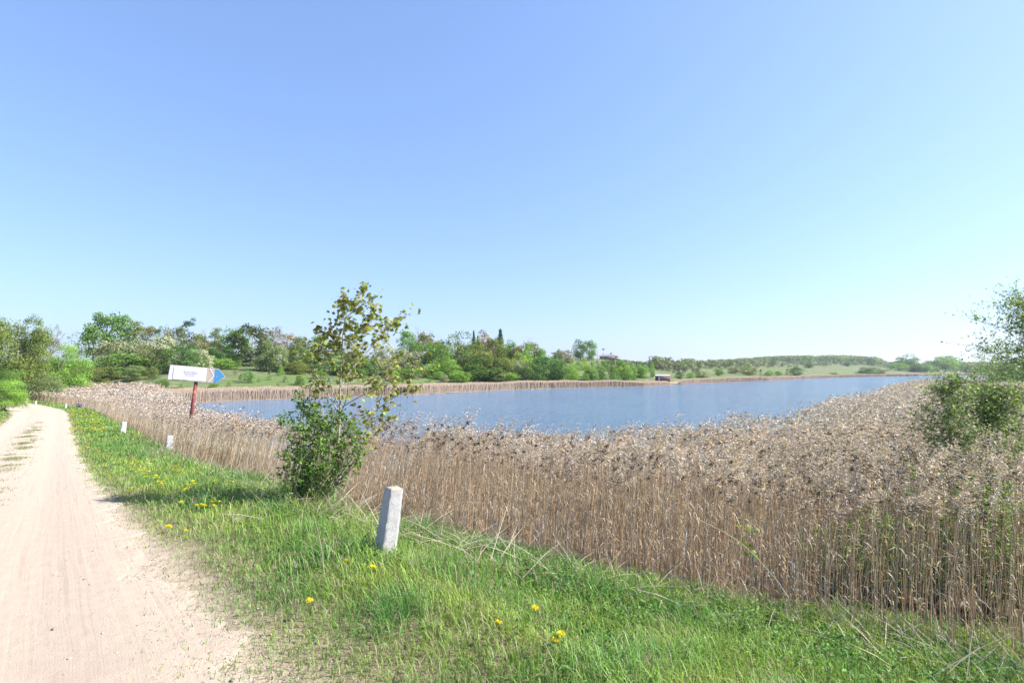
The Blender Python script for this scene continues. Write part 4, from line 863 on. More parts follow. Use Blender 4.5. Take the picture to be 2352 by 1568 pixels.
tp = bez(tomp(trunk_pts), 5); tp[0][2] -= .1; tube(B, tp, np.linspace(.021, .0035, len(tp)), (1, 1, 1), 7)
LP = []; 
for bi, br in enumerate(BRS):
    q = bez(tomp(br), 6); tube(B, q, np.linspace(.010 if bi != 5 else .014, .0018, len(q)), (1, 1, 1), 5)
    for j in range(len(q)):
        f = j / (len(q) - 1)
        if f < .25: continue
        for r_ in range(3 if f > .6 else 2):
            if rng.random() < .8: d = rng.normal(0, .10, 3) + [0, 0, .02]; tube(B, [q[j], q[j] + d], [.0022, .001], (1, 1, 1), 3, False); LP.append((q[j] + d, f))
for j in range(int(len(tp) * .22), len(tp)):
    for r_ in range(2): d = rng.normal(0, .10, 3); tube(B, [tp[j], tp[j] + d], [.0022, .001], (1, 1, 1), 3, False); LP.append((tp[j] + d, .8))
link('trunk', B.mesh('trunk', PBARK), tr_)
B = Buf(); pts = []; szs = []
for p, f in LP:
    for _ in range(rng.integers(1, 4)): pts.append(p + rng.normal(0, .028, 3)); szs.append(rng.uniform(.06, .10))
EXTRA = [(650, 110), (625, 100), (530, 148), (490, 205), (490, 280), (565, 200), (600, 235), (680, 178), (712, 220), (690, 275), (668, 322), (632, 352), (372, 365), (375, 350), (436, 378), (445, 385), (490, 380), (540, 320), (585, 346), (808, 328), (822, 318), (760, 385), (728, 405), (692, 430), (372, 480), (350, 470), (330, 520), (395, 475), (575, 510), (600, 505), (560, 520), (540, 400), (610, 400)]
for x, y in EXTRA:
    p = np.array(mp3(x, y, rng.normal(0, .2))) - L0
    for _ in range(9): pts.append(p + rng.normal(0, .045, 3)); szs.append(rng.uniform(.065, .105))
pts = np.array(pts); szs = np.array(szs); n = len(pts)
bz = rng.random((n, 1)); C = np.array((.33, .38, .09)) * (1 - bz * .65) + np.array((.26, .17, .06)) * bz ** 2 + np.array((.07, .12, .02)) * (bz < .3); C = C * rng.uniform(.6, 1.3, (n, 1))
maple_leaves(pts, szs, C, rng, B); link('crown', B.mesh('crown', NLEAF), tr_); print('maple leaves', n)

def leafy_shrub(name, base, prof, nstem, ntwig, nleaf, lsize, cols, label, cat, rngs, group=None, lw=.62, bark=None, dense=1.):
    """prof(f, a) -> radius of the crown at height fraction f; stems fan out from the base and carry leafy twigs"""
    rng = np.random.default_rng(rngs); Hh, prof = prof; e = empty(name, base); tag(e, label, cat, group); B = Buf(); P = []
    for i in range(nstem):
        a = rng.uniform(0, 6.28); f1 = rng.uniform(.5, 1.0); rr = rng.uniform(0, 1) ** .7
        pts = [np.array([math.cos(a), math.sin(a), 0]) * .05 * rng.random() * Hh * .5]
        for f in (.3, .65, 1.):
            z = f * f1 * Hh; ox, oy, r_ = prof(z / Hh); pts.append(np.array([ox + math.cos(a) * r_ * rr * (.5 + .5 * f), oy + math.sin(a) * r_ * rr * (.5 + .5 * f), z]) + rng.normal(0, .03, 3))
        q = bez(pts, 4); q[0][2] = -.05; tube(B, q, np.linspace(.005 * Hh + .003, .0015, len(q)), (1, 1, 1), 4, False)
        for j in range(ntwig):
            k = rng.uniform(.12, 1) ** .8; p = q[min(int(k * len(q)), len(q) - 1)]; d = unit(rng.normal(size=3) + [math.cos(a) * .4, math.sin(a) * .4, .35]); L = rng.uniform(.08, .22) * Hh * .5
            tube(B, [p, p + d * L], [.002, .0008], (1, 1, 1), 3, False)
            for l_ in range(nleaf): t = rng.uniform(.15, 1.1); P.append(p + d * L * t + rng.normal(0, lsize * .5, 3))
    link('stem', B.mesh('stem', bark or BARK), e); P = np.array(P); n = len(P)
    N = unit(rng.normal(0, .7, (n, 3)) + [.25, -.1, .8]); c = np.array(cols)[rng.integers(0, len(cols), n)] * rng.uniform(.65, 1.35, (n, 1)); L = lsize * rng.uniform(.6, 1.3, n)
    B = leafset(P, N, L, L * lw, c, None, .22, rng, droop=.3); link('foliage', B.mesh('foliage', NLEAF), e); return e
# dense bush beside the maple
bb = hit(712, 1166); Hb = (at(712, 905, bb.y).z - bb.z); k_ = bb.y / F
def bushprof(f):
    xl = np.interp(f, [0, .1, .25, .4, .6, .8, 1.0], [655, 635, 622, 632, 652, 655, 682]); xr = np.interp(f, [0, .1, .25, .4, .6, .8, 1.0], [790, 825, 862, 885, 885, 825, 728])
    return ((xl + xr) / 2 - 712 - 16) * k_, 0, (xr - xl) / 2 * k_ * .95
leafy_shrub('bush', bb, (Hb, bushprof), 46, 16, 9, .050, [(.15, .29, .05), (.19, .34, .065), (.27, .43, .10), (.11, .21, .04)], 'dense fresh green bush around the foot of the young maple', 'bush', 21)
# alder saplings and shrubs on the right
SC = [(.24, .37, .10), (.31, .44, .14), (.17, .28, .08), (.40, .50, .24)]
def shrub_at(x, Y, ytop, wd, ns, nt_, nl, ls, label, seed, ragged=.35, cols=SC, name='young_alder', shape='cone', cat='young tree', lo=.12):
    p = at(x, 900, Y); z = h1(p.x, Y); Hh = at(x, ytop, Y).z - z; W = wd / F * Y * .5; rr = np.random.default_rng(seed)
    def pf(f):
        if shape == 'cone': r_ = W * (1.02 - f) ** .75 * min(1, .45 + f * 2.2)
        else: r_ = W * math.sin(min(1, .22 + f * .78) * 3.0) ** .6 if f < .97 else W * .2
        return 0, 0, max(r_, .03)
    return leafy_shrub(name, (p.x, Y, z), (Hh, pf), ns, nt_, nl, ls, cols, label, cat, seed)
def tree_near(x, Y, ytop, wd, label, seed, nb=26, ls=.05, nl=9, cols=SC, name='young_alder', lo=.15):
    """single stem with side branches, airy leaves"""
    p = at(x, 900, Y); z = h1(p.x, Y); Hh = at(x, ytop, Y).z - z; W = wd / F * Y * .5; rg_ = np.random.default_rng(seed)
    e = empty(name, (p.x, Y, z)); tag(e, label, 'young tree'); B = Buf(); P = []
    tp = bez([(0, 0, -.05), (.03, 0, Hh * .4), (-.02, .02, Hh * .75), (.02, 0, Hh)], 5); tube(B, tp, np.linspace(.006 * Hh + .004, .003, len(tp)), (1, 1, 1), 6)
    for i in range(nb):
        f = rg_.uniform(lo, .97); a = rg_.uniform(0, 6.28); L = W * (1.1 - f) ** .6 * rg_.uniform(.55, 1.15) + .05; s0 = tp[int(f * (len(tp) - 1))] * 1.; d = np.array([math.cos(a), math.sin(a), 0])
        q = bez([s0, s0 + d * L * .5 + [0, 0, L * .18], s0 + d * L + [0, 0, L * .42]], 5); tube(B, q, np.linspace(.007, .0015, len(q)), (1, 1, 1), 4, False)
        for j in range(1, len(q)):
            for _ in range(3):
                dd = unit(rg_.normal(size=3) + [0, 0, .3]) * rg_.uniform(.08, .34) * (.5 + .25 * Hh); tube(B, [q[j], q[j] + dd], [.002, .0008], (1, 1, 1), 3, False)
                for _ in range(nl): P.append(q[j] + dd * rg_.uniform(.1, 1.05) + rg_.normal(0, ls * .45, 3))
    link('trunk', B.mesh('trunk', BARK), e); P = np.array(P); n = len(P); N = unit(rg_.normal(0, .7, (n, 3)) + [.2, -.1, .8])
    c = np.array(cols)[rg_.integers(0, len(cols), n)] * rg_.uniform(.65, 1.35, (n, 1)); L = ls * rg_.uniform(.6, 1.3, n); link('crown', leafset(P, N, L, L * .75, c, None, .22, rg_, droop=.2).mesh('crown', NLEAF), e); return e
tree_near(2180, 9.5, 868, 210, 'slender young alder rising above the reed heads, left of the leafy right edge', 31, 52, .047, 4, lo=.2)
tree_near(2392, 10.5, 690, 400, 'tallest leafy alder, cut off by the right edge of the view', 32, 110, .048, 5, lo=.22)
tree_near(2268, 9.8, 890, 230, 'middle alder between the slender one and the tall one at the right edge', 33, 62, .047, 5, lo=.2)
shrub_at(2335, 9.0, 955, 200, 24, 14, 5, .046, 'bushy alder in front of the tall one at the right edge', 34, shape='ball')
GC = [(.28, .40, .13), (.22, .34, .10), (.33, .43, .17)]
shrub_at(2110, 7.4, 1062, 190, 26, 16, 11, .036, 'small leaved pale green shrub inside the reeds below the slender alder', 35, cols=GC, name='shrub', shape='ball', cat='shrub')
shrub_at(2010, 7.0, 1165, 220, 26, 15, 10, .034, 'low pale shrub among reed stems left of the one below the alder', 36, cols=GC, name='shrub', shape='ball', cat='shrub')
shrub_at(2240, 6.9, 1075, 210, 28, 16, 10, .036, 'pale shrub among the reeds in front of the middle alder', 37, cols=GC, name='shrub', shape='ball', cat='shrub')
shrub_at(1900, 7.2, 1180, 170, 20, 13, 8, .032, 'faint low green shrub deep among the reeds, left of the other pale shrubs', 38, cols=GC, name='shrub', shape='ball', cat='shrub')
shrub_at(2330, 6.4, 1110, 160, 22, 14, 9, .036, 'pale shrub among the reeds cut off by the right edge', 39, cols=GC, name='shrub', shape='ball', cat='shrub')
# maple sprout in front of the reeds
ms = hit(1755, 1432); e = empty('maple_sapling', ms); tag(e, 'thin maple sapling with a few yellow green leaves in front of the reeds', 'sapling')
B = Buf(); pts = [np.array(at(x, y, ms.y + dy)) - np.array(ms) for x, y, dy in [(1755, 1436, 0), (1742, 1360, 0), (1728, 1280, 0), (1718, 1220, -.02), (1708, 1185, -.02)]]; q = bez(pts, 4); tube(B, q, np.linspace(.006, .0015, len(q)), (1, 1, 1), 5); 
P = []
for x, y in [(1703, 1182), (1712, 1190), (1695, 1206), (1722, 1208), (1735, 1212), (1708, 1222), (1728, 1222), (1692, 1226), (1712, 1248), (1727, 1252), (1718, 1268), (1735, 1272), (1743, 1282), (1724, 1284), (1755, 1362), (1762, 1370), (1745, 1358), (1738, 1216), (1700, 1190), (1730, 1262)]:
    p = np.array(at(x, y, ms.y + rng.normal(0, .04))) - np.array(ms); z_ = min(range(len(q)), key=lambda i: np.linalg.norm(q[i] - p)); tube(B, [q[z_], p], [.0014, .0008], (1, 1, 1), 3, False); P.append(p)
link('stem', B.mesh('stem', BARK), e); P = np.array(P); B = Buf(); maple_leaves(P, rng.uniform(.045, .075, len(P)), np.array((.28, .38, .05)) * rng.uniform(.75, 1.15, (len(P), 1)), rng, B, .5); link('foliage', B.mesh('foliage', NLEAF), e)

# ------------------------------------------------------------------ concrete road posts
def post_mat(name, a, b, sc_=260):
    m = M(name); o_ = m.objc(); f = m.noise(sc_, 3, o_, .7); s_ = m.noise(9, 5, o_); c = m.mix(m.ramp(f, .38, .62), a, b); c = m.mix(m.math('MULTIPLY', m.ramp(s_, .45, .7), .35), c, (.26, .25, .22))
    return m.done(m.bsdf(c, .9, .15, m.bump(m.math('ADD', f, m.math('MULTIPLY', s_, .6)), .9, .004)).outputs[0])
CONC = post_mat('weathered concrete', (.18, .18, .18), (.62, .60, .59)); LIME = post_mat('whitewashed concrete', (.36, .35, .36), (.56, .55, .55)); CAPM = post_mat('post top lichen', (.24, .19, .12), (.40, .36, .29))
def post(x, yb_, yt, wpx, lean, mat, label, Y=None, rot=None, group='concrete posts along the road'):
    b = hit(x, yb_); Hh = at(x, yt, b.y).z - b.z; W = wpx / F * b.y / 1.36
    e = empty('road_post', (b.x, b.y, b.z - .03)); e.rotation_euler = (rad(R.normal(0, 1)), lean, math.atan2(DY, DX) + math.pi / 2 if rot is None else rot); tag(e, label, 'post', group)
    # lean is applied in world space towards +x
    e.rotation_euler = (Matrix.Rotation(lean, 3, 'Y') @ Matrix.Rotation(math.atan2(DX, -DY), 3, 'Z')).to_euler()
    Bp = Buf(); rings = []; rr = np.random.default_rng(int(x)); nlev = 26; m_ = 9; ch = .045
    sh = []
    for sx, sy in ((1, 1), (-1, 1), (-1, -1), (1, -1)):
        a, b2 = ((1, 1 - ch), (1 - ch, 1)) if sx * sy > 0 else ((1 - ch, 1), (1, 1 - ch))
        sh += [(sx * a[0], sy * a[1]), (sx * b2[0], sy * b2[1])]
    # add intermediate points so that the edges can be chipped
    cs = []
    for i in range(len(sh)):
        p, q = np.array(sh[i]), np.array(sh[(i + 1) % len(sh)]); k = 5 if np.linalg.norm(q - p) > .5 else 1
        for j in range(k): cs.append(p + (q - p) * j / k)
    cs = np.array(cs); n = len(cs)
    for i in range(nlev):
        f = i / (nlev - 1); w_ = W / 2 * (1.22 - .22 * f); j = rr.normal(0, .0016, (n, 2)); edge = (np.abs(cs).min(1) > .75); j[edge] -= cs[edge] * np.abs(rr.normal(0, .004, (edge.sum(), 1)))
        rings.append(np.concatenate([cs * w_ + j * (W / .17), np.full((n, 1), f * (Hh + .03)) + (rr.normal(0, .002, (n, 1)) if 0 < i < nlev - 1 else 0)], 1))
    V = np.concatenate(rings); Q = np.array([[i * n + k, i * n + (k + 1) % n, (i + 1) * n + (k + 1) % n, (i + 1) * n + k] for i in range(nlev - 1) for k in range(n)])
    Bp.add(V, [Q], (1, 1, 1)); link('shaft', Bp.mesh('shaft', mat), e)
    Bc = Buf(); w_ = W / 2; z = Hh + .03; r0 = rings[-1]; r1 = r0 * [.975, .975, 1] + [0, 0, .007]; r2 = r0 * [.5, .5, 1] + [0, 0, .010]
    V = np.concatenate([r0 + [0, 0, .0005], r1, r2, [[0, 0, z + .011]]]); Q = np.array([[i * n + k, i * n + (k + 1) % n, (i + 1) * n + (k + 1) % n, (i + 1) * n + k] for i in range(2) for k in range(n)]); T_ = np.array([[2 * n + k, 2 * n + (k + 1) % n, 3 * n] for k in range(n)])
    V[n:3 * n, 2] += rr.normal(0, .002, 2 * n); Bc.add(V, [Q, T_], (1, 1, 1)); link('cap', Bc.mesh('cap', CAPM if mat is CONC else LIME), e); return e
post(882, 1276, 1120, 43, rad(7.5), CONC, 'grey speckled concrete post with worn edges, nearest in the grass right of the bush')
post(386, 1040, 1001, 17, rad(5), LIME, 'whitewashed concrete post at the reed edge below the signboard')
post(282, 997, 969, 12, rad(4), LIME, 'whitewashed concrete post farther down the verge, left of the sign pole')
post(151, 937, 927, 4.5, rad(4), LIME, 'small distant white post beyond the bend, rightmost of the three')
post(82, 929, 920, 4, rad(4), LIME, 'small distant white post beyond the bend, middle of the three')
post(60, 925, 915, 4, rad(10), LIME, 'small distant leaning white post beyond the bend, leftmost of the three')

# ------------------------------------------------------------------ arrow signboard
Ys = 24.0
sb = at(437, 1000, Ys); sg = h1(sb.x, Ys); ptop = at(451, 872, Ys); pbot = at(438, 963, Ys); sl_ = (ptop.x - pbot.x) / (ptop.z - pbot.z)
base = Vector((pbot.x - sl_ * (pbot.z - sg), Ys, sg)); e = empty('arrow_sign', base); tag(e, 'leaning white and blue arrow shaped signboard on a rusty red pole in the reeds', 'sign')
m = M('rusty red paint'); f = m.noise(7, 5, m.objc()); c = m.mix(m.ramp(f, .56, .66), (.15, .035, .035), (.34, .15, .05)); RED = m.done(m.bsdf(c, .6, .3, m.bump(f, .3, .01)).outputs[0])
RUST = simple('rusty steel', (.14, .06, .045), .8, .4, 20); WHT = simple('sun bleached white board', (.66, .62, .66), .5, .06, 6); CRM = simple('cream paint', (.50, .40, .31), .5, .08, 8)
BLU = simple('sky blue paint', (.075, .26, .46), .45, .06, 5); LBL = simple('pale lilac blue line', (.24, .27, .42), .5, .05); LAM = simple('white notice sheet', (.70, .69, .71), .35, .02, 3); INK = simple('faded violet ink', (.20, .18, .34), .6, .1, 30); INK2 = simple('very faded ink', (.38, .37, .46), .6, .1, 30); DRK = simple('dark tape', (.09, .09, .10), .6, .2, 30)
B = Buf(); tt = ptop - base; tube(B, [(0, 0, -.2), tuple(tt * .5), tuple(tt + Vector((sl_ * .04, 0, .04)))], [.078, .078, .078], (1, 1, 1), 16); link('pole', B.mesh('pole', RED, True), e)
B = Buf(); tube(B, [tuple(tt * .30 + Vector((-.086, 0, 0))), tuple(tt * .45 + Vector((-.09, .01, 0))), tuple(tt * .86 + Vector((-.09, 0, .0)))], [.008, .01, .007], (1, 1, 1), 5); link('dry_vine', B.mesh('dry_vine', BARK), e)
# board frame: origin at board centre, x along the board, z up, y back
cl_ = at(391, 854, Ys); cr = at(522, 865, Ys); yawb = rad(22); cy, sy = math.cos(yawb), math.sin(yawb)
L = (cr.x - cl_.x) / cy; cX = (cl_.x + cr.x) / 2
_sp = lambda L: (cX + L / 2 * cy) / (Ys + L / 2 * sy) - (cX - L / 2 * cy) / (Ys - L / 2 * sy)
for _ in range(20): L *= (131 / F) / _sp(L)
cen = Vector(((cl_.x + cr.x) / 2, Ys, (cl_.z + cr.z) / 2)); roll = -math.atan2((865 - 854) * 1., 131.) - rad(.8)
bd = bpy.data.objects.new('board', None)
rotm = Matrix.Rotation(yawb, 4, 'Z') @ Matrix.Rotation(-roll, 4, 'Y'); hB = 33 / F * Ys / 2
def bp(x, z, y=0): return (x, y, z)
def poly(name, pts, y0, y1, mat, parent):
    """flat outline in the board plane with thickness from y0 (front) to y1 (back)"""
    n = len(pts); V = [(x, y0, z) for x, z in pts] + [(x, y1, z) for x, z in pts]; me = bpy.data.meshes.new(name)
    me.from_pydata(V, [], [list(range(n))[::-1], [n + i for i in range(n)]] + [[i, (i + 1) % n, n + (i + 1) % n, n + i] for i in range(n)]); me.materials.append(mat); me.update()
    return link(name, me, parent)
hl = L / 2; tipx = hl; shx = hl - 18.5 / 131 * L
board = poly('board', [(-hl, -hB), (shx - .01, -hB), (tipx, .0), (shx + .01, hB), (-hl + .02, hB)], -.012, .012, WHT, e)
board.matrix_local = Matrix.Translation(cen - base + Vector((0, -.075, 0))) @ rotm
fr = Buf(); ol = [(-hl, -hB), (shx - .01, -hB), (tipx, 0), (shx + .01, hB), (-hl + .02, hB)]
for i in range(5):
    a, b_ = ol[i], ol[(i + 1) % 5]; tube(fr, [(a[0], 0, a[1]), (b_[0], 0, b_[1])], [.013, .013], (1, 1, 1), 6)
link('rim', fr.mesh('rim', RUST), board)
kb = L / 2.1; bs = shx - .145 * kb; x0 = bs - .205 * kb
poly('blue_arrow_tip', [(bs, -hB + .015), (shx - .015, -hB + .015), (tipx - .03, 0), (shx + .003, hB - .015), (bs, hB - .015)], -.0150, -.012, BLU, board)
poly('cream_panel', [(x0 - .10, -hB + .015), (bs - .001, -hB + .015), (bs - .001, hB - .015), (x0 - .10, hB - .015)], -.0150, -.012, CRM, board)
def chev(xa, wd, y0, y1, mat, nm, tip):
    hz = hB - .02; poly(nm, [(xa, -hz), (xa + wd, -hz), (tip, 0), (xa + wd, hz), (xa, hz), (tip - wd * 1.0, 0)], y0, y1, mat, board)
chev(x0 - .005, .05, -.0180, -.015, WHT, 'white_chevron', bs + .02); chev(x0 - .02, .018, -.0200, -.017, LBL, 'blue_chevron_line', bs - .03)
# white fleck on the blue tip
poly('white_fleck', [(bs + .10, -.06), (bs + .125, -.055), (bs + .135, -.015), (bs + .115, -.03)], -.0175, -.015, WHT, board)
nx0, nx1 = -hl + .17 * kb, x0 - .09
notice = poly('notice', [(nx0, -hB + .03), (nx1, -hB + .045), (nx1 - .01, hB - .025), (nx0 + .005, hB - .03)], -.0215, -.013, LAM, board)
tape = Buf(); box(tape, (nx0 + .15, -.0235, -hB + .032), (.30, .003, .006), (1, 1, 1)); box(tape, (nx0 + .50, -.0235, -hB + .040), (.20, .003, .007), (1, 1, 1)); box(tape, (nx0 - .003, -.0235, 0), (.004, .003, hB * 1.2), (1, 1, 1)); link('tape_edge', tape.mesh('tape_edge', DRK), notice)
def text(s, x, z, size, mat, parent, nm='lettering', y=-.0235):
    cu = bpy.data.curves.new('t', 'FONT'); cu.body = s; cu.size = size; cu.extrude = .0008; cu.space_character = 1.05; ob = bpy.data.objects.new('t', cu); COL.objects.link(ob)
    me = bpy.data.meshes.new_from_object(ob.evaluated_get(bpy.context.evaluated_depsgraph_get())); bpy.data.objects.remove(ob)
    w_ = max(v.co.x for v in me.vertices) - min(v.co.x for v in me.vertices); return me, w_
for s_, z_, mt, ww_ in [('PRIVATUS TVENKINYS', .055, INK, .56), ('BE LEIDIMO ŽVEJOTI', -.025, INK, .52), ('DRAUDŽIAMA', -.11, INK2, .40)]:
    me, wd_ = text(s_, 0, 0, .08, mt, notice); k = ww_ / wd_; o = link('lettering', me, notice); me.materials.clear(); me.materials.append(mt); o.rotation_euler = (rad(90), 0, 0); o.scale = (k, .075 / .08 * .95, 1); o.location = ((nx0 + nx1) / 2 - ww_ / 2 + .01, -.0235, z_)
br = Buf(); box(br, (-.02 * 0 + (ptop.x - cen.x), .03, -.05), (.14, .03, .05), (1, 1, 1)); box(br, ((ptop.x - cen.x), .03, .07), (.14, .03, .05), (1, 1, 1)); link('bracket', br.mesh('bracket', RUST), board)

# ------------------------------------------------------------------ red wagon hut on the far bank
Yc = 184.0; c0 = at(1506, 875, Yc); c1 = at(1538, 875, Yc); gz = h1((c0.x + c1.x) / 2, Yc); kx = Yc / F
e = empty('wagon_hut', ((c0.x + c1.x) / 2, Yc, gz), rad(-12)); tag(e, 'small red wagon hut with white rounded roof on the far bank by the water', 'hut')
WL = 4.9; WD = 2.3; WZ = 1.9
m = M('red painted planks'); wv = m.n('ShaderNodeTexWave', wave_type='BANDS', bands_direction='X'); wv.inputs['Scale'].default_value = 3.2; m.l(m.objc(), wv.inputs[0]); nn = m.noise(3, 4, m.objc()); c = m.mix(nn, (.15, .055, .045), (.22, .09, .07)); c = m.mix(m.math('MULTIPLY', m.ramp(wv.outputs['Fac'], .0, .12), -1.0), c, c); REDP = m.done(m.bsdf(c, .7, .2, m.bump(wv.outputs['Fac'], .4, .02)).outputs[0])
B = Buf(); box(B, (0, 0, .35 + WZ / 2), (WL, WD, WZ), (1, 1, 1)); link('body', B.mesh('body', REDP), e)
B = Buf(); nseg = 12; V = []; 
for xx in (-WL / 2 - .12, WL / 2 + .12):
    for i in range(nseg + 1): a = math.pi * i / nseg; V.append((xx, -math.cos(a) * (WD / 2 + .12), .35 + WZ + .01 + math.sin(a) * .50))
n = nseg + 1; Q = [[i, i + 1, n + i + 1, n + i] for i in range(nseg)]; me = bpy.data.meshes.new('roof'); me.from_pydata(V, [], Q + [list(range(n)), [n + i for i in range(n)][::-1], [0, n, 2 * n - 1, n - 1]]); me.materials.append(simple('white roof sheet', (.52, .54, .58), .4, .05)); link('roof', me, e)
DKW = simple('dark gable end', (.06, .045, .06), .8, .2); B = Buf(); box(B, (-WL / 2 - .02, 0, .35 + WZ / 2), (.03, WD * .98, WZ * .96), (1, 1, 1)); link('end_wall', B.mesh('end_wall', DKW), e)
WP = simple('white paint', (.5, .5, .5), .5, .04); GL = M('window glass'); GL = GL.done(GL.bsdf((.05, .06, .08), .08, .5).outputs[0])
B = Buf(); box(B, (-1.25, -WD / 2 - .02, .35 + .82), (.62, .05, 1.6), (1, 1, 1)); dr_ = link('door', B.mesh('door', WP), e); B = Buf(); box(B, (-1.03, -WD / 2 - .07, 1.15), (.05, .06, .14), (1, 1, 1)); link('handle', B.mesh('handle', DKW), dr_)
for xw, ww_ in ((-.45, .5), (.45, .95)):
    B = Buf(); box(B, (xw, -WD / 2 - .02, 1.65), (ww_, .05, .72), (1, 1, 1)); wn = link('window', B.mesh('window', WP), e); B = Buf()
    for q in ((-1, 1) if ww_ > .6 else (0,)): box(B, (xw + q * ww_ * .22, -WD / 2 - .05, 1.65), (ww_ * (.30 if ww_ > .6 else .5), .02, .42), (1, 1, 1))
    link('pane', B.mesh('pane', GL), wn)
for xw in (-1.6, 1.6):
    B = Buf(); tube(B, [(xw, -WD / 2 + .1, .18), (xw, -WD / 2 + .3, .18)], [.34, .34], (1, 1, 1), 18); link('wheel', B.mesh('wheel', DKW), e)
B = Buf(); jb = hit(1548, 881.5); box(B, (0, 0, .22), (3.6, 1.4, .07), (1, 1, 1))
for q in (-1.6, -.5, .6, 1.6): box(B, (q, -.6, .0), (.1, .1, .6), (1, 1, 1)); box(B, (q, .6, .0), (.1, .1, .6), (1, 1, 1))
o = link('jetty', B.mesh('jetty', simple('dark wet wood', (.06, .055, .05), .8, .3)), None, (jb.x, jb.y - 1.2, .05)); tag(o, 'low dark wooden jetty at the waterline right of the red wagon hut', 'jetty')

# ------------------------------------------------------------------ house on the hill
Yh = 318.0; a0 = at(1377, 823, Yh); a1 = at(1421, 823, Yh); hz = h1((a0.x + a1.x) / 2, Yh)
e = empty('house', ((a0.x + a1.x) / 2, Yh, hz), rad(-18)); tag(e, 'house with grey brown hipped roof and one chimney on the hilltop', 'house')
eav = at(1400, 826, Yh).z - hz; rdg = at(1400, 813.5, Yh).z - hz; WLh, WDh = 10.6, 8.0; eav = max(eav, 1.8)
B = Buf(); box(B, (0, 0, (eav - .6) / 2), (WLh, WDh, eav + .6), (1, 1, 1)); link('wall', B.mesh('wall', simple('pale rendered wall', (.28, .23, .19), .8, .1)), e)
x_, y_ = WLh / 2 + .5, WDh / 2 + .5; V = [(-x_, -y_, eav), (x_, -y_, eav), (x_, y_, eav), (-x_, y_, eav), (-x_ + 1.2, 0, rdg), (x_ - 3.6, 0, rdg), (-x_, -y_, eav - .25), (x_, -y_, eav - .25), (x_, y_, eav - .25), (-x_, y_, eav - .25)]
m = M('grey brown roof sheets'); wv = m.n('ShaderNodeTexWave', wave_type='BANDS', bands_direction='X'); wv.inputs['Scale'].default_value = 2.2; m.l(m.objc(), wv.inputs[0]); c = m.mix(m.noise(1.5, 4, m.objc()), (.20, .16, .17), (.30, .25, .25)); RF = m.done(m.bsdf(c, .6, .3, m.bump(wv.outputs['Fac'], .4, .05)).outputs[0])
me = bpy.data.meshes.new('roof'); me.from_pydata(V, [], [[0, 1, 5, 4], [1, 2, 5], [2, 3, 4, 5], [3, 0, 4], [0, 6, 7, 1], [1, 7, 8, 2], [2, 8, 9, 3], [3, 9, 6, 0], [9, 8, 7, 6]]); me.materials.append(RF); rf = link('roof', me, e)
B = Buf(); box(B, (1.2, .2, rdg + .15), (.7, .6, 1.6), (1, 1, 1)); box(B, (1.2, .2, rdg + 1.0), (.84, .74, .12), (1, 1, 1)); link('chimney', B.mesh('chimney', simple('dark brick', (.09, .06, .06), .8, .3)), rf)
B = Buf(); box(B, (-1.5, -WDh / 2 - .03, eav - 1.1), (1.2, .06, 1.1), (1, 1, 1)); wn = link('window', B.mesh('window', WP), e); B = Buf(); box(B, (-1.5, -WDh / 2 - .07, eav - 1.1), (.95, .03, .85), (1, 1, 1)); link('pane', B.mesh('pane', GL), wn)
# stork nest pole and two thin poles
def pole(x, Y, yt, r_, label, nest=False, name='pole', cat='pole'):
    p = at(x, 800, Y); z = h1(p.x, Y); t = at(x, yt, Y).z - z; e = empty(name, (p.x, Y, z)); tag(e, label, cat); B = Buf(); tube(B, [(0, 0, -.3), (0, 0, t)], [r_, r_ * .75], (1, 1, 1), 8); link('pole', B.mesh('pole', simple('grey concrete pole', (.3, .3, .3), .8, .1)), e)
    if nest:
        B = Buf(); rg2 = np.random.default_rng(3)
        for i in range(170): a = rg2.uniform(0, 6.28); r0 = rg2.uniform(.25, .72); z0 = t + rg2.uniform(-.12, .42); d = a + rg2.normal(1.57, .5); l_ = rg2.uniform(.3, .8); tube(B, [(r0 * math.cos(a) - math.cos(d) * l_ / 2, r0 * math.sin(a) - math.sin(d) * l_ / 2, z0), (r0 * math.cos(a) + math.cos(d) * l_ / 2, r0 * math.sin(a) + math.sin(d) * l_ / 2, z0 + rg2.normal(0, .06))], [.035, .02], (1, 1, 1), 4, False)
        tube(B, [(0, 0, t - .1), (0, 0, t + .05), (0, 0, t + .35)], [.55, .8, .85], (1, 1, 1), 12); link('nest', B.mesh('nest', simple('nest sticks', (.07, .055, .05), .9, .3)), e)
    else:
        B = Buf(); box(B, (0, 0, t - .5), (1.5, .1, .1), (1, 1, 1)); link('crossbar', B.mesh('crossbar', BARK), e)
pole(1385.5, 310, 802.5, .16, 'tall pole carrying a big stork nest beside the hilltop house', True, 'nest_pole', 'nest pole')
pole(1275, 300, 806, .13, 'thin grey utility pole on the skyline left of the twin lindens', False, 'utility_pole', 'utility pole')
pole(1373, 330, 810, .13, 'thin grey utility pole between the twin lindens and the house', False, 'utility_pole', 'utility pole')

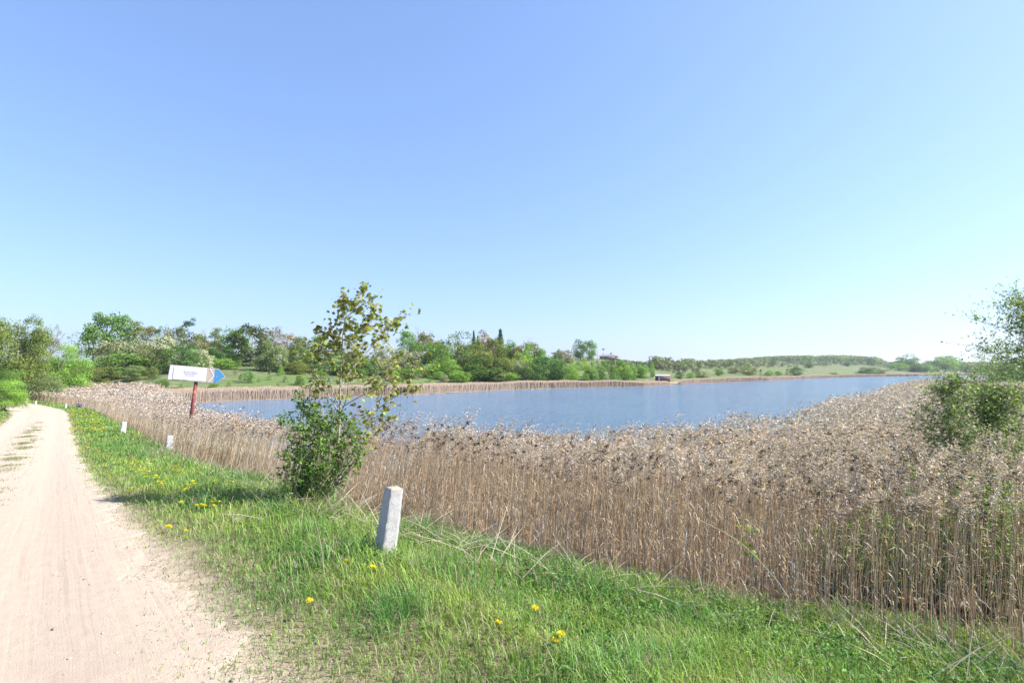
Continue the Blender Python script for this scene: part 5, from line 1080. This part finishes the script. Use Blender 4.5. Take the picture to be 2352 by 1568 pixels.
# ------------------------------------------------------------------ pale lines of reed debris floating by the far reeds
for (xa, ya, xb, yb_, w_, col, lb) in [(397, 922.5, 428, 917.5, .09, (.55, .33, .10), 'thin ochre line of floating debris left of the sign pole'), (970, 904.2, 998, 903.3, .10, (.60, .52, .40), 'pale streak of floating straw at the far reeds, leftmost of three'), (1028, 902.3, 1056, 901.2, .10, (.62, .55, .42), 'pale streak of floating straw at the far reeds, middle of three'), (1212, 894.6, 1262, 892.2, .10, (.66, .58, .44), 'longest pale streak of floating straw at the far reeds')]:
    pa, pb = [Vector((r_[0] * -CAMZ / r_[2], r_[1] * -CAMZ / r_[2], 0)) for r_ in (ray(xa, ya), ray(xb, yb_))]
    c_ = (pa + pb) / 2; d = pb - pa; n_ = 150; B = Buf(); rg2 = np.random.default_rng(int(xa))
    for i in range(n_):
        q = (rg2.random() - .5); off = rg2.normal(0, .12); a = math.atan2(d.y, d.x) + rg2.normal(0, .15); l_ = rg2.uniform(.5, 1.6); p = np.array([d.x * q, d.y * q + off, rg2.uniform(0, w_)]); u_ = np.array([math.cos(a), math.sin(a), 0]) * l_ / 2
        tube(B, [p - u_, p + u_], [.03, .02], np.array(col) * rg2.uniform(.8, 1.2), 3, False)
    o = link('floating_debris', B.mesh('floating_debris', REED), None, c_ + Vector((0, 0, .02))); tag(o, lb, 'debris', 'floating straw by the far reeds')

# ------------------------------------------------------------------ dry stalks standing in the verge
def stalks(segs, label, name='dry_stalk', r_=.0028):
    b = hit(*segs[0][0]); e = None; B = Buf()
    for s_ in segs:
        pts = [np.array(at(x, y, b.y + .03 * i)) - np.array(b) for i, (x, y) in enumerate(s_)]; tube(B, bez(pts, 3), np.linspace(r_, r_ * .5, (len(pts) - 1) * 3 + 1), (.58, .52, .42), 4, False)
    o = link(name, B.mesh(name, REED), None, b); tag(o, label, 'dry stalk', 'dry stalks in the verge'); return o
stalks([[(541, 1215), (543, 1200), (547, 1185), (560, 1170), (575, 1152)], [(541, 1213), (545, 1190), (552, 1178), (556, 1160)], [(543, 1205), (534, 1185), (527, 1170), (536, 1138)], [(545, 1195), (560, 1188), (570, 1175), (581, 1156)], [(543, 1192), (552, 1186), (566, 1182)]], 'pale branched dead weed stalk standing alone in the grass left of the bush', r_=.0045)
stalks([[(676, 1340), (674, 1318), (668, 1300)], [(677, 1340), (680, 1312), (675, 1285)], [(681, 1338), (683, 1310), (678, 1288)], [(672, 1330), (670, 1320)]], 'three short upright straw stalks in the middle of the verge')
stalks([[(747, 1342), (742, 1290), (735, 1240), (720, 1180)]], 'long thin straw leaning left in front of the bush')
stalks([[(712, 1190), (740, 1150), (775, 1118), (800, 1100)], [(716, 1192), (745, 1158), (782, 1125)]], 'pair of long pale stalks leaning right across the maple foot')
stalks([[(1858, 1475), (1835, 1420), (1790, 1340), (1700, 1245), (1600, 1190)], [(1812, 1440), (1806, 1400), (1798, 1365)]], 'long reed stalk leaning far left in front of the reed bed', r_=.004)
stalks([[(2340, 1545), (2338, 1520), (2334, 1490)]], 'short thick white cut stem near the bottom right corner', r_=.009)
stalks([[(1235, 1370), (1300, 1330), (1365, 1290)]], 'straw lying slanted at the reed foot right of the nearest post')
stalks([[(1376, 1300), (1395, 1240), (1402, 1190)]], 'upright bleached stalk right of the slanted straw')

# ------------------------------------------------------------------ dandelions
def dandelion_protos():
    out = []
    for k in range(3):
        rg2 = np.random.default_rng(70 + k); B = Buf(); n = 90; a = rg2.uniform(0, 6.28, n); r_ = np.sqrt(rg2.uniform(0.02, 1, n)); R0 = .020
        P = np.stack([np.cos(a) * r_ * R0 * .7, np.sin(a) * r_ * R0 * .7, .008 * (1 - r_ ** 2)], -1); D = unit(np.stack([np.cos(a) * (.3 + r_), np.sin(a) * (.3 + r_), .9 - .75 * r_], -1)); S = unit(np.cross(D, [0, 0, 1.])) * .0016
        L = .011; V = np.stack([P - S, P + S, P + D * L + S, P + D * L - S], 1).reshape(-1, 3); C = np.repeat(np.array((1.0, .86, .02)) * rg2.uniform(.8, 1.1, (n, 1)), 4, 0); B.add(V, [np.arange(n)[:, None] * 4 + [0, 1, 2, 3]], C)
        tube(B, [(0, 0, -.008), (0, 0, -.003), (0, 0, .003)], [.003, .008, .013], (.8, .66, .02), 8); fl = B.mesh('flower_head', PETAL)
        B = Buf(); tube(B, [(0, 0, -.06), (.004, 0, .5), (0, 0, .995)], [.0022, .002, .0018], (.20, .24, .08), 5, False); stm = B.mesh('stem', NLEAF); out.append((fl, stm))
    return out
DP = dandelion_protos()
def dandelion(x, y, label, group, k=1., jit=0):
    b = hit(x, y + 2); rr = random.random(); hgt = .10 + .06 * rr; s_, t_ = st(b.x, b.y); hgt = (hgt if t_ > 1.2 else .07) if b.y < 16 else .20 + .06 * rr
    # flower sits on the sight line: base is a little nearer the camera than the hit point
    e = empty('dandelion', (b.x, b.y - .02, b.z), random.uniform(0, 6.28)); tag(e, label, 'dandelion', group); fl, sm = DP[random.randrange(3)]
    f = link('flower_head', fl, e, (0, 0, hgt)); f.scale = (k, k, k); f.rotation_euler = (random.uniform(-.3, .3), random.uniform(-.3, .3), 0); s2 = link('stem', sm, e); s2.scale = (1, 1, hgt); return e
SG = [((1097, 1318), 'leftmost dandelion of three below the nearest concrete post'), ((855, 1329), 'upper dandelion of the touching pair below the nearest concrete post'), ((861, 1336), 'lower dandelion of the touching pair below the nearest concrete post'), ((1229, 1427), 'single dandelion in mid grass, upper right of the bottom ones'), ((1145, 1476), 'single dandelion near the bottom centre of the grass'),
      ((1274, 1511), 'left dandelion of the bottommost pair'), ((1288, 1507), 'right dandelion of the bottommost pair'), ((712, 1421), 'lone dandelion near sandy ground at the bottom of the verge'), ((430, 1231), 'lone dandelion beside the road below the bush shadow'), ((390, 1221), 'tiny dandelion left of the lone one beside the road')]
SG[0] = ((797, 1317), 'dandelion up left of the touching pair below the nearest concrete post')
for (x, y), lb in SG: dandelion(x, y, lb, 'single dandelions in the near grass', 1.15)
c3 = lambda x, y: (.3427 * x, 1031 + .3427 * y)
CL = [(1320, 433), (1325, 450), (1355, 443), (1380, 441), (1372, 446), (1420, 415), (1432, 408), (1436, 418), (1474, 421), (1442, 432)]
ORD = ['leftmost', 'second from the left', 'third from the left', 'fourth from the left', 'fifth from the left', 'middle', 'fourth from the right', 'third from the right', 'second from the right', 'rightmost']
for i, (x, y) in enumerate(sorted(CL)): dandelion(*c3(x, y), ORD[i] + ' dandelion in the cluster just below the bush shadow', 'dandelions just below the bush shadow', 1.2)
C3 = [(1066, 253), (1078, 258), (1085, 268), (1098, 254), (1125, 256), (1036, 241), (1062, 230), (1050, 228), (975, 213), (998, 214), (985, 194), (1000, 194), (970, 197), (926, 193), (928, 172), (940, 170), (960, 175), (968, 168), (994, 162), (1000, 163), (1030, 170), (1042, 173), (880, 182), (838, 177), (880, 178), (905, 138), (915, 136), (862, 132), (880, 131), (975, 132), (990, 132), (700, 122), (700, 107), (640, 124), (598, 101), (765, 106), (905, 105), (900, 91), (888, 67), (830, 45), (712, 48), (725, 73), (1130, 126), (1138, 132), (1200, 126), (1215, 125), (1238, 124), (1178, 144), (1252, 118), (880, 281), (955, 272), (1260, 279), (1282, 286), (1306, 281), (1295, 263), (1245, 309), (1255, 333), (1432, 282), (735, 198), (1220, 416), (1138, 553), (540, 41), (585, 30), (597, 8), (595, 22), (645, 41), (1160, 180), (1205, 190), (1568, 250)]
def c3l(x, y):
    if x < 780: return 'dandelion scattered along the road side edge of the verge left of the main patch'
    if y > 262: return 'dandelion in the loose row just above the bush shadow'
    if x > 1120 and y < 240: return 'dandelion in the row below the second post, near the reeds'
    if y < 155: return 'dandelion in the upper loose part of the main patch between road and second post'
    return 'dandelion in the dense diagonal patch between road and second post'
for x, y in C3: dandelion(*c3(x, y), c3l(x, y), 'dandelions between road and second post', 1.35)
c1 = lambda x, y: (.25 * x, 689.6 + .25 * y)
for i in range(150):
    y = random.choice([random.uniform(985, 1020), random.gauss(1080, 8), random.gauss(1035, 15), random.uniform(1120, 1170), random.gauss(1210, 14), random.uniform(1000, 1260)])
    x = random.uniform(640, min(760 + (y - 985) * 1.1 + 60, 960)); dandelion(*c1(x, y), 'dandelion in the dense yellow drift on the far verge', 'dandelions in the far drift', 2.1)
for i in range(10): dandelion(random.uniform(1, 12), random.uniform(955, 985), 'dandelion on the left grass edge beside the road', 'dandelions on the left edge', 1.5)

# ------------------------------------------------------------------ light summer haze over the whole scene
hm = bpy.data.materials.new('haze'); hm.use_nodes = True; hn = hm.node_tree; hn.nodes.clear(); ho = hn.nodes.new('ShaderNodeOutputMaterial'); hv = hn.nodes.new('ShaderNodeVolumePrincipled')
hv.inputs['Color'].default_value = (.80, .88, 1, 1); hv.inputs['Density'].default_value = .00014; hv.inputs['Anisotropy'].default_value = .3; hn.links.new(hv.outputs[0], ho.inputs['Volume'])
B = Buf(); box(B, (0, 0, 48), (7600, 7600, 104), (1, 1, 1)); V, Fs, C = B.arr(); hz = link('haze', mk('haze', V, Fs, None, hm)); tag(hz, 'thin bright haze over the far shore', None, None, 'stuff')

# ------------------------------------------------------------------ person sitting on the verge
pb = at(184, 900, 56.0); pb.z = h1(pb.x, pb.y)
e = empty('person', pb, rad(215)); tag(e, 'person with dark hair and grey violet clothes sitting on the grass by the reeds', 'person')
def skin(name, vs, es, mat, parent, root=0):
    me = bpy.data.meshes.new(name); me.from_pydata([v[:3] for v in vs], es, []); me.materials.append(mat); o = link(name, me, parent); md = o.modifiers.new('s', 'SKIN'); sd = o.modifiers.new('u', 'SUBSURF'); sd.levels = sd.render_levels = 2; md.use_smooth_shade = True
    for i, v in enumerate(vs): me.skin_vertices[0].data[i].radius = (v[3], v[3] * (v[4] if len(v) > 4 else 1)); me.skin_vertices[0].data[i].use_root = i == root
    return o
SKIN = simple('skin', (.50, .30, .22), .55, .05)
B_ = [(0, 0, .12, .13), (0, .02, .34, .115), (0, .05, .52, .13), (0, .07, .60, .055), (0, .09, .68, .05), (0, .10, .77, .085), (0, .10, .87, .06),
      (.09, .0, .10, .08), (.13, .36, .42, .062), (.12, .60, .06, .042), (.12, .72, .035, .03), (-.09, .0, .10, .08), (-.13, .36, .42, .062), (-.12, .60, .06, .042), (-.12, .72, .035, .03),
      (.17, .06, .55, .05), (.24, .10, .33, .038), (.14, .34, .42, .028), (.10, .40, .44, .02), (-.17, .06, .55, .05), (-.24, .10, .33, .038), (-.14, .34, .42, .028), (-.10, .40, .44, .02)]
E_ = [(0, 1), (1, 2), (2, 3), (3, 4), (4, 5), (5, 6), (0, 7), (7, 8), (8, 9), (9, 10), (0, 11), (11, 12), (12, 13), (13, 14), (2, 15), (15, 16), (16, 17), (17, 18), (2, 19), (19, 20), (20, 21), (21, 22)]
skin('body', B_, E_, SKIN, e)
skin('jacket', [(0, 0, .10, .145), (0, .02, .34, .135), (0, .05, .52, .15), (0, .07, .61, .065), (.17, .06, .55, .062), (.24, .10, .33, .05), (.15, .32, .415, .038), (-.17, .06, .55, .062), (-.24, .10, .33, .05), (-.15, .32, .415, .038)], [(0, 1), (1, 2), (2, 3), (2, 4), (4, 5), (5, 6), (2, 7), (7, 8), (8, 9)], simple('grey violet cloth', (.13, .11, .17), .85, .15), e)
skin('trousers', [(0, 0, .11, .14), (.09, .0, .10, .095), (.13, .36, .42, .075), (.12, .58, .09, .055), (-.09, .0, .10, .095), (-.13, .36, .42, .075), (-.12, .58, .09, .055)], [(0, 1), (1, 2), (2, 3), (0, 4), (4, 5), (5, 6)], simple('dark blue cloth', (.05, .06, .10), .85, .15), e)
skin('hair', [(0, .08, .80, .092), (0, .085, .89, .07), (0, .03, .74, .05)], [(0, 1), (0, 2)], simple('dark hair', (.03, .02, .015), .6, .2), e)
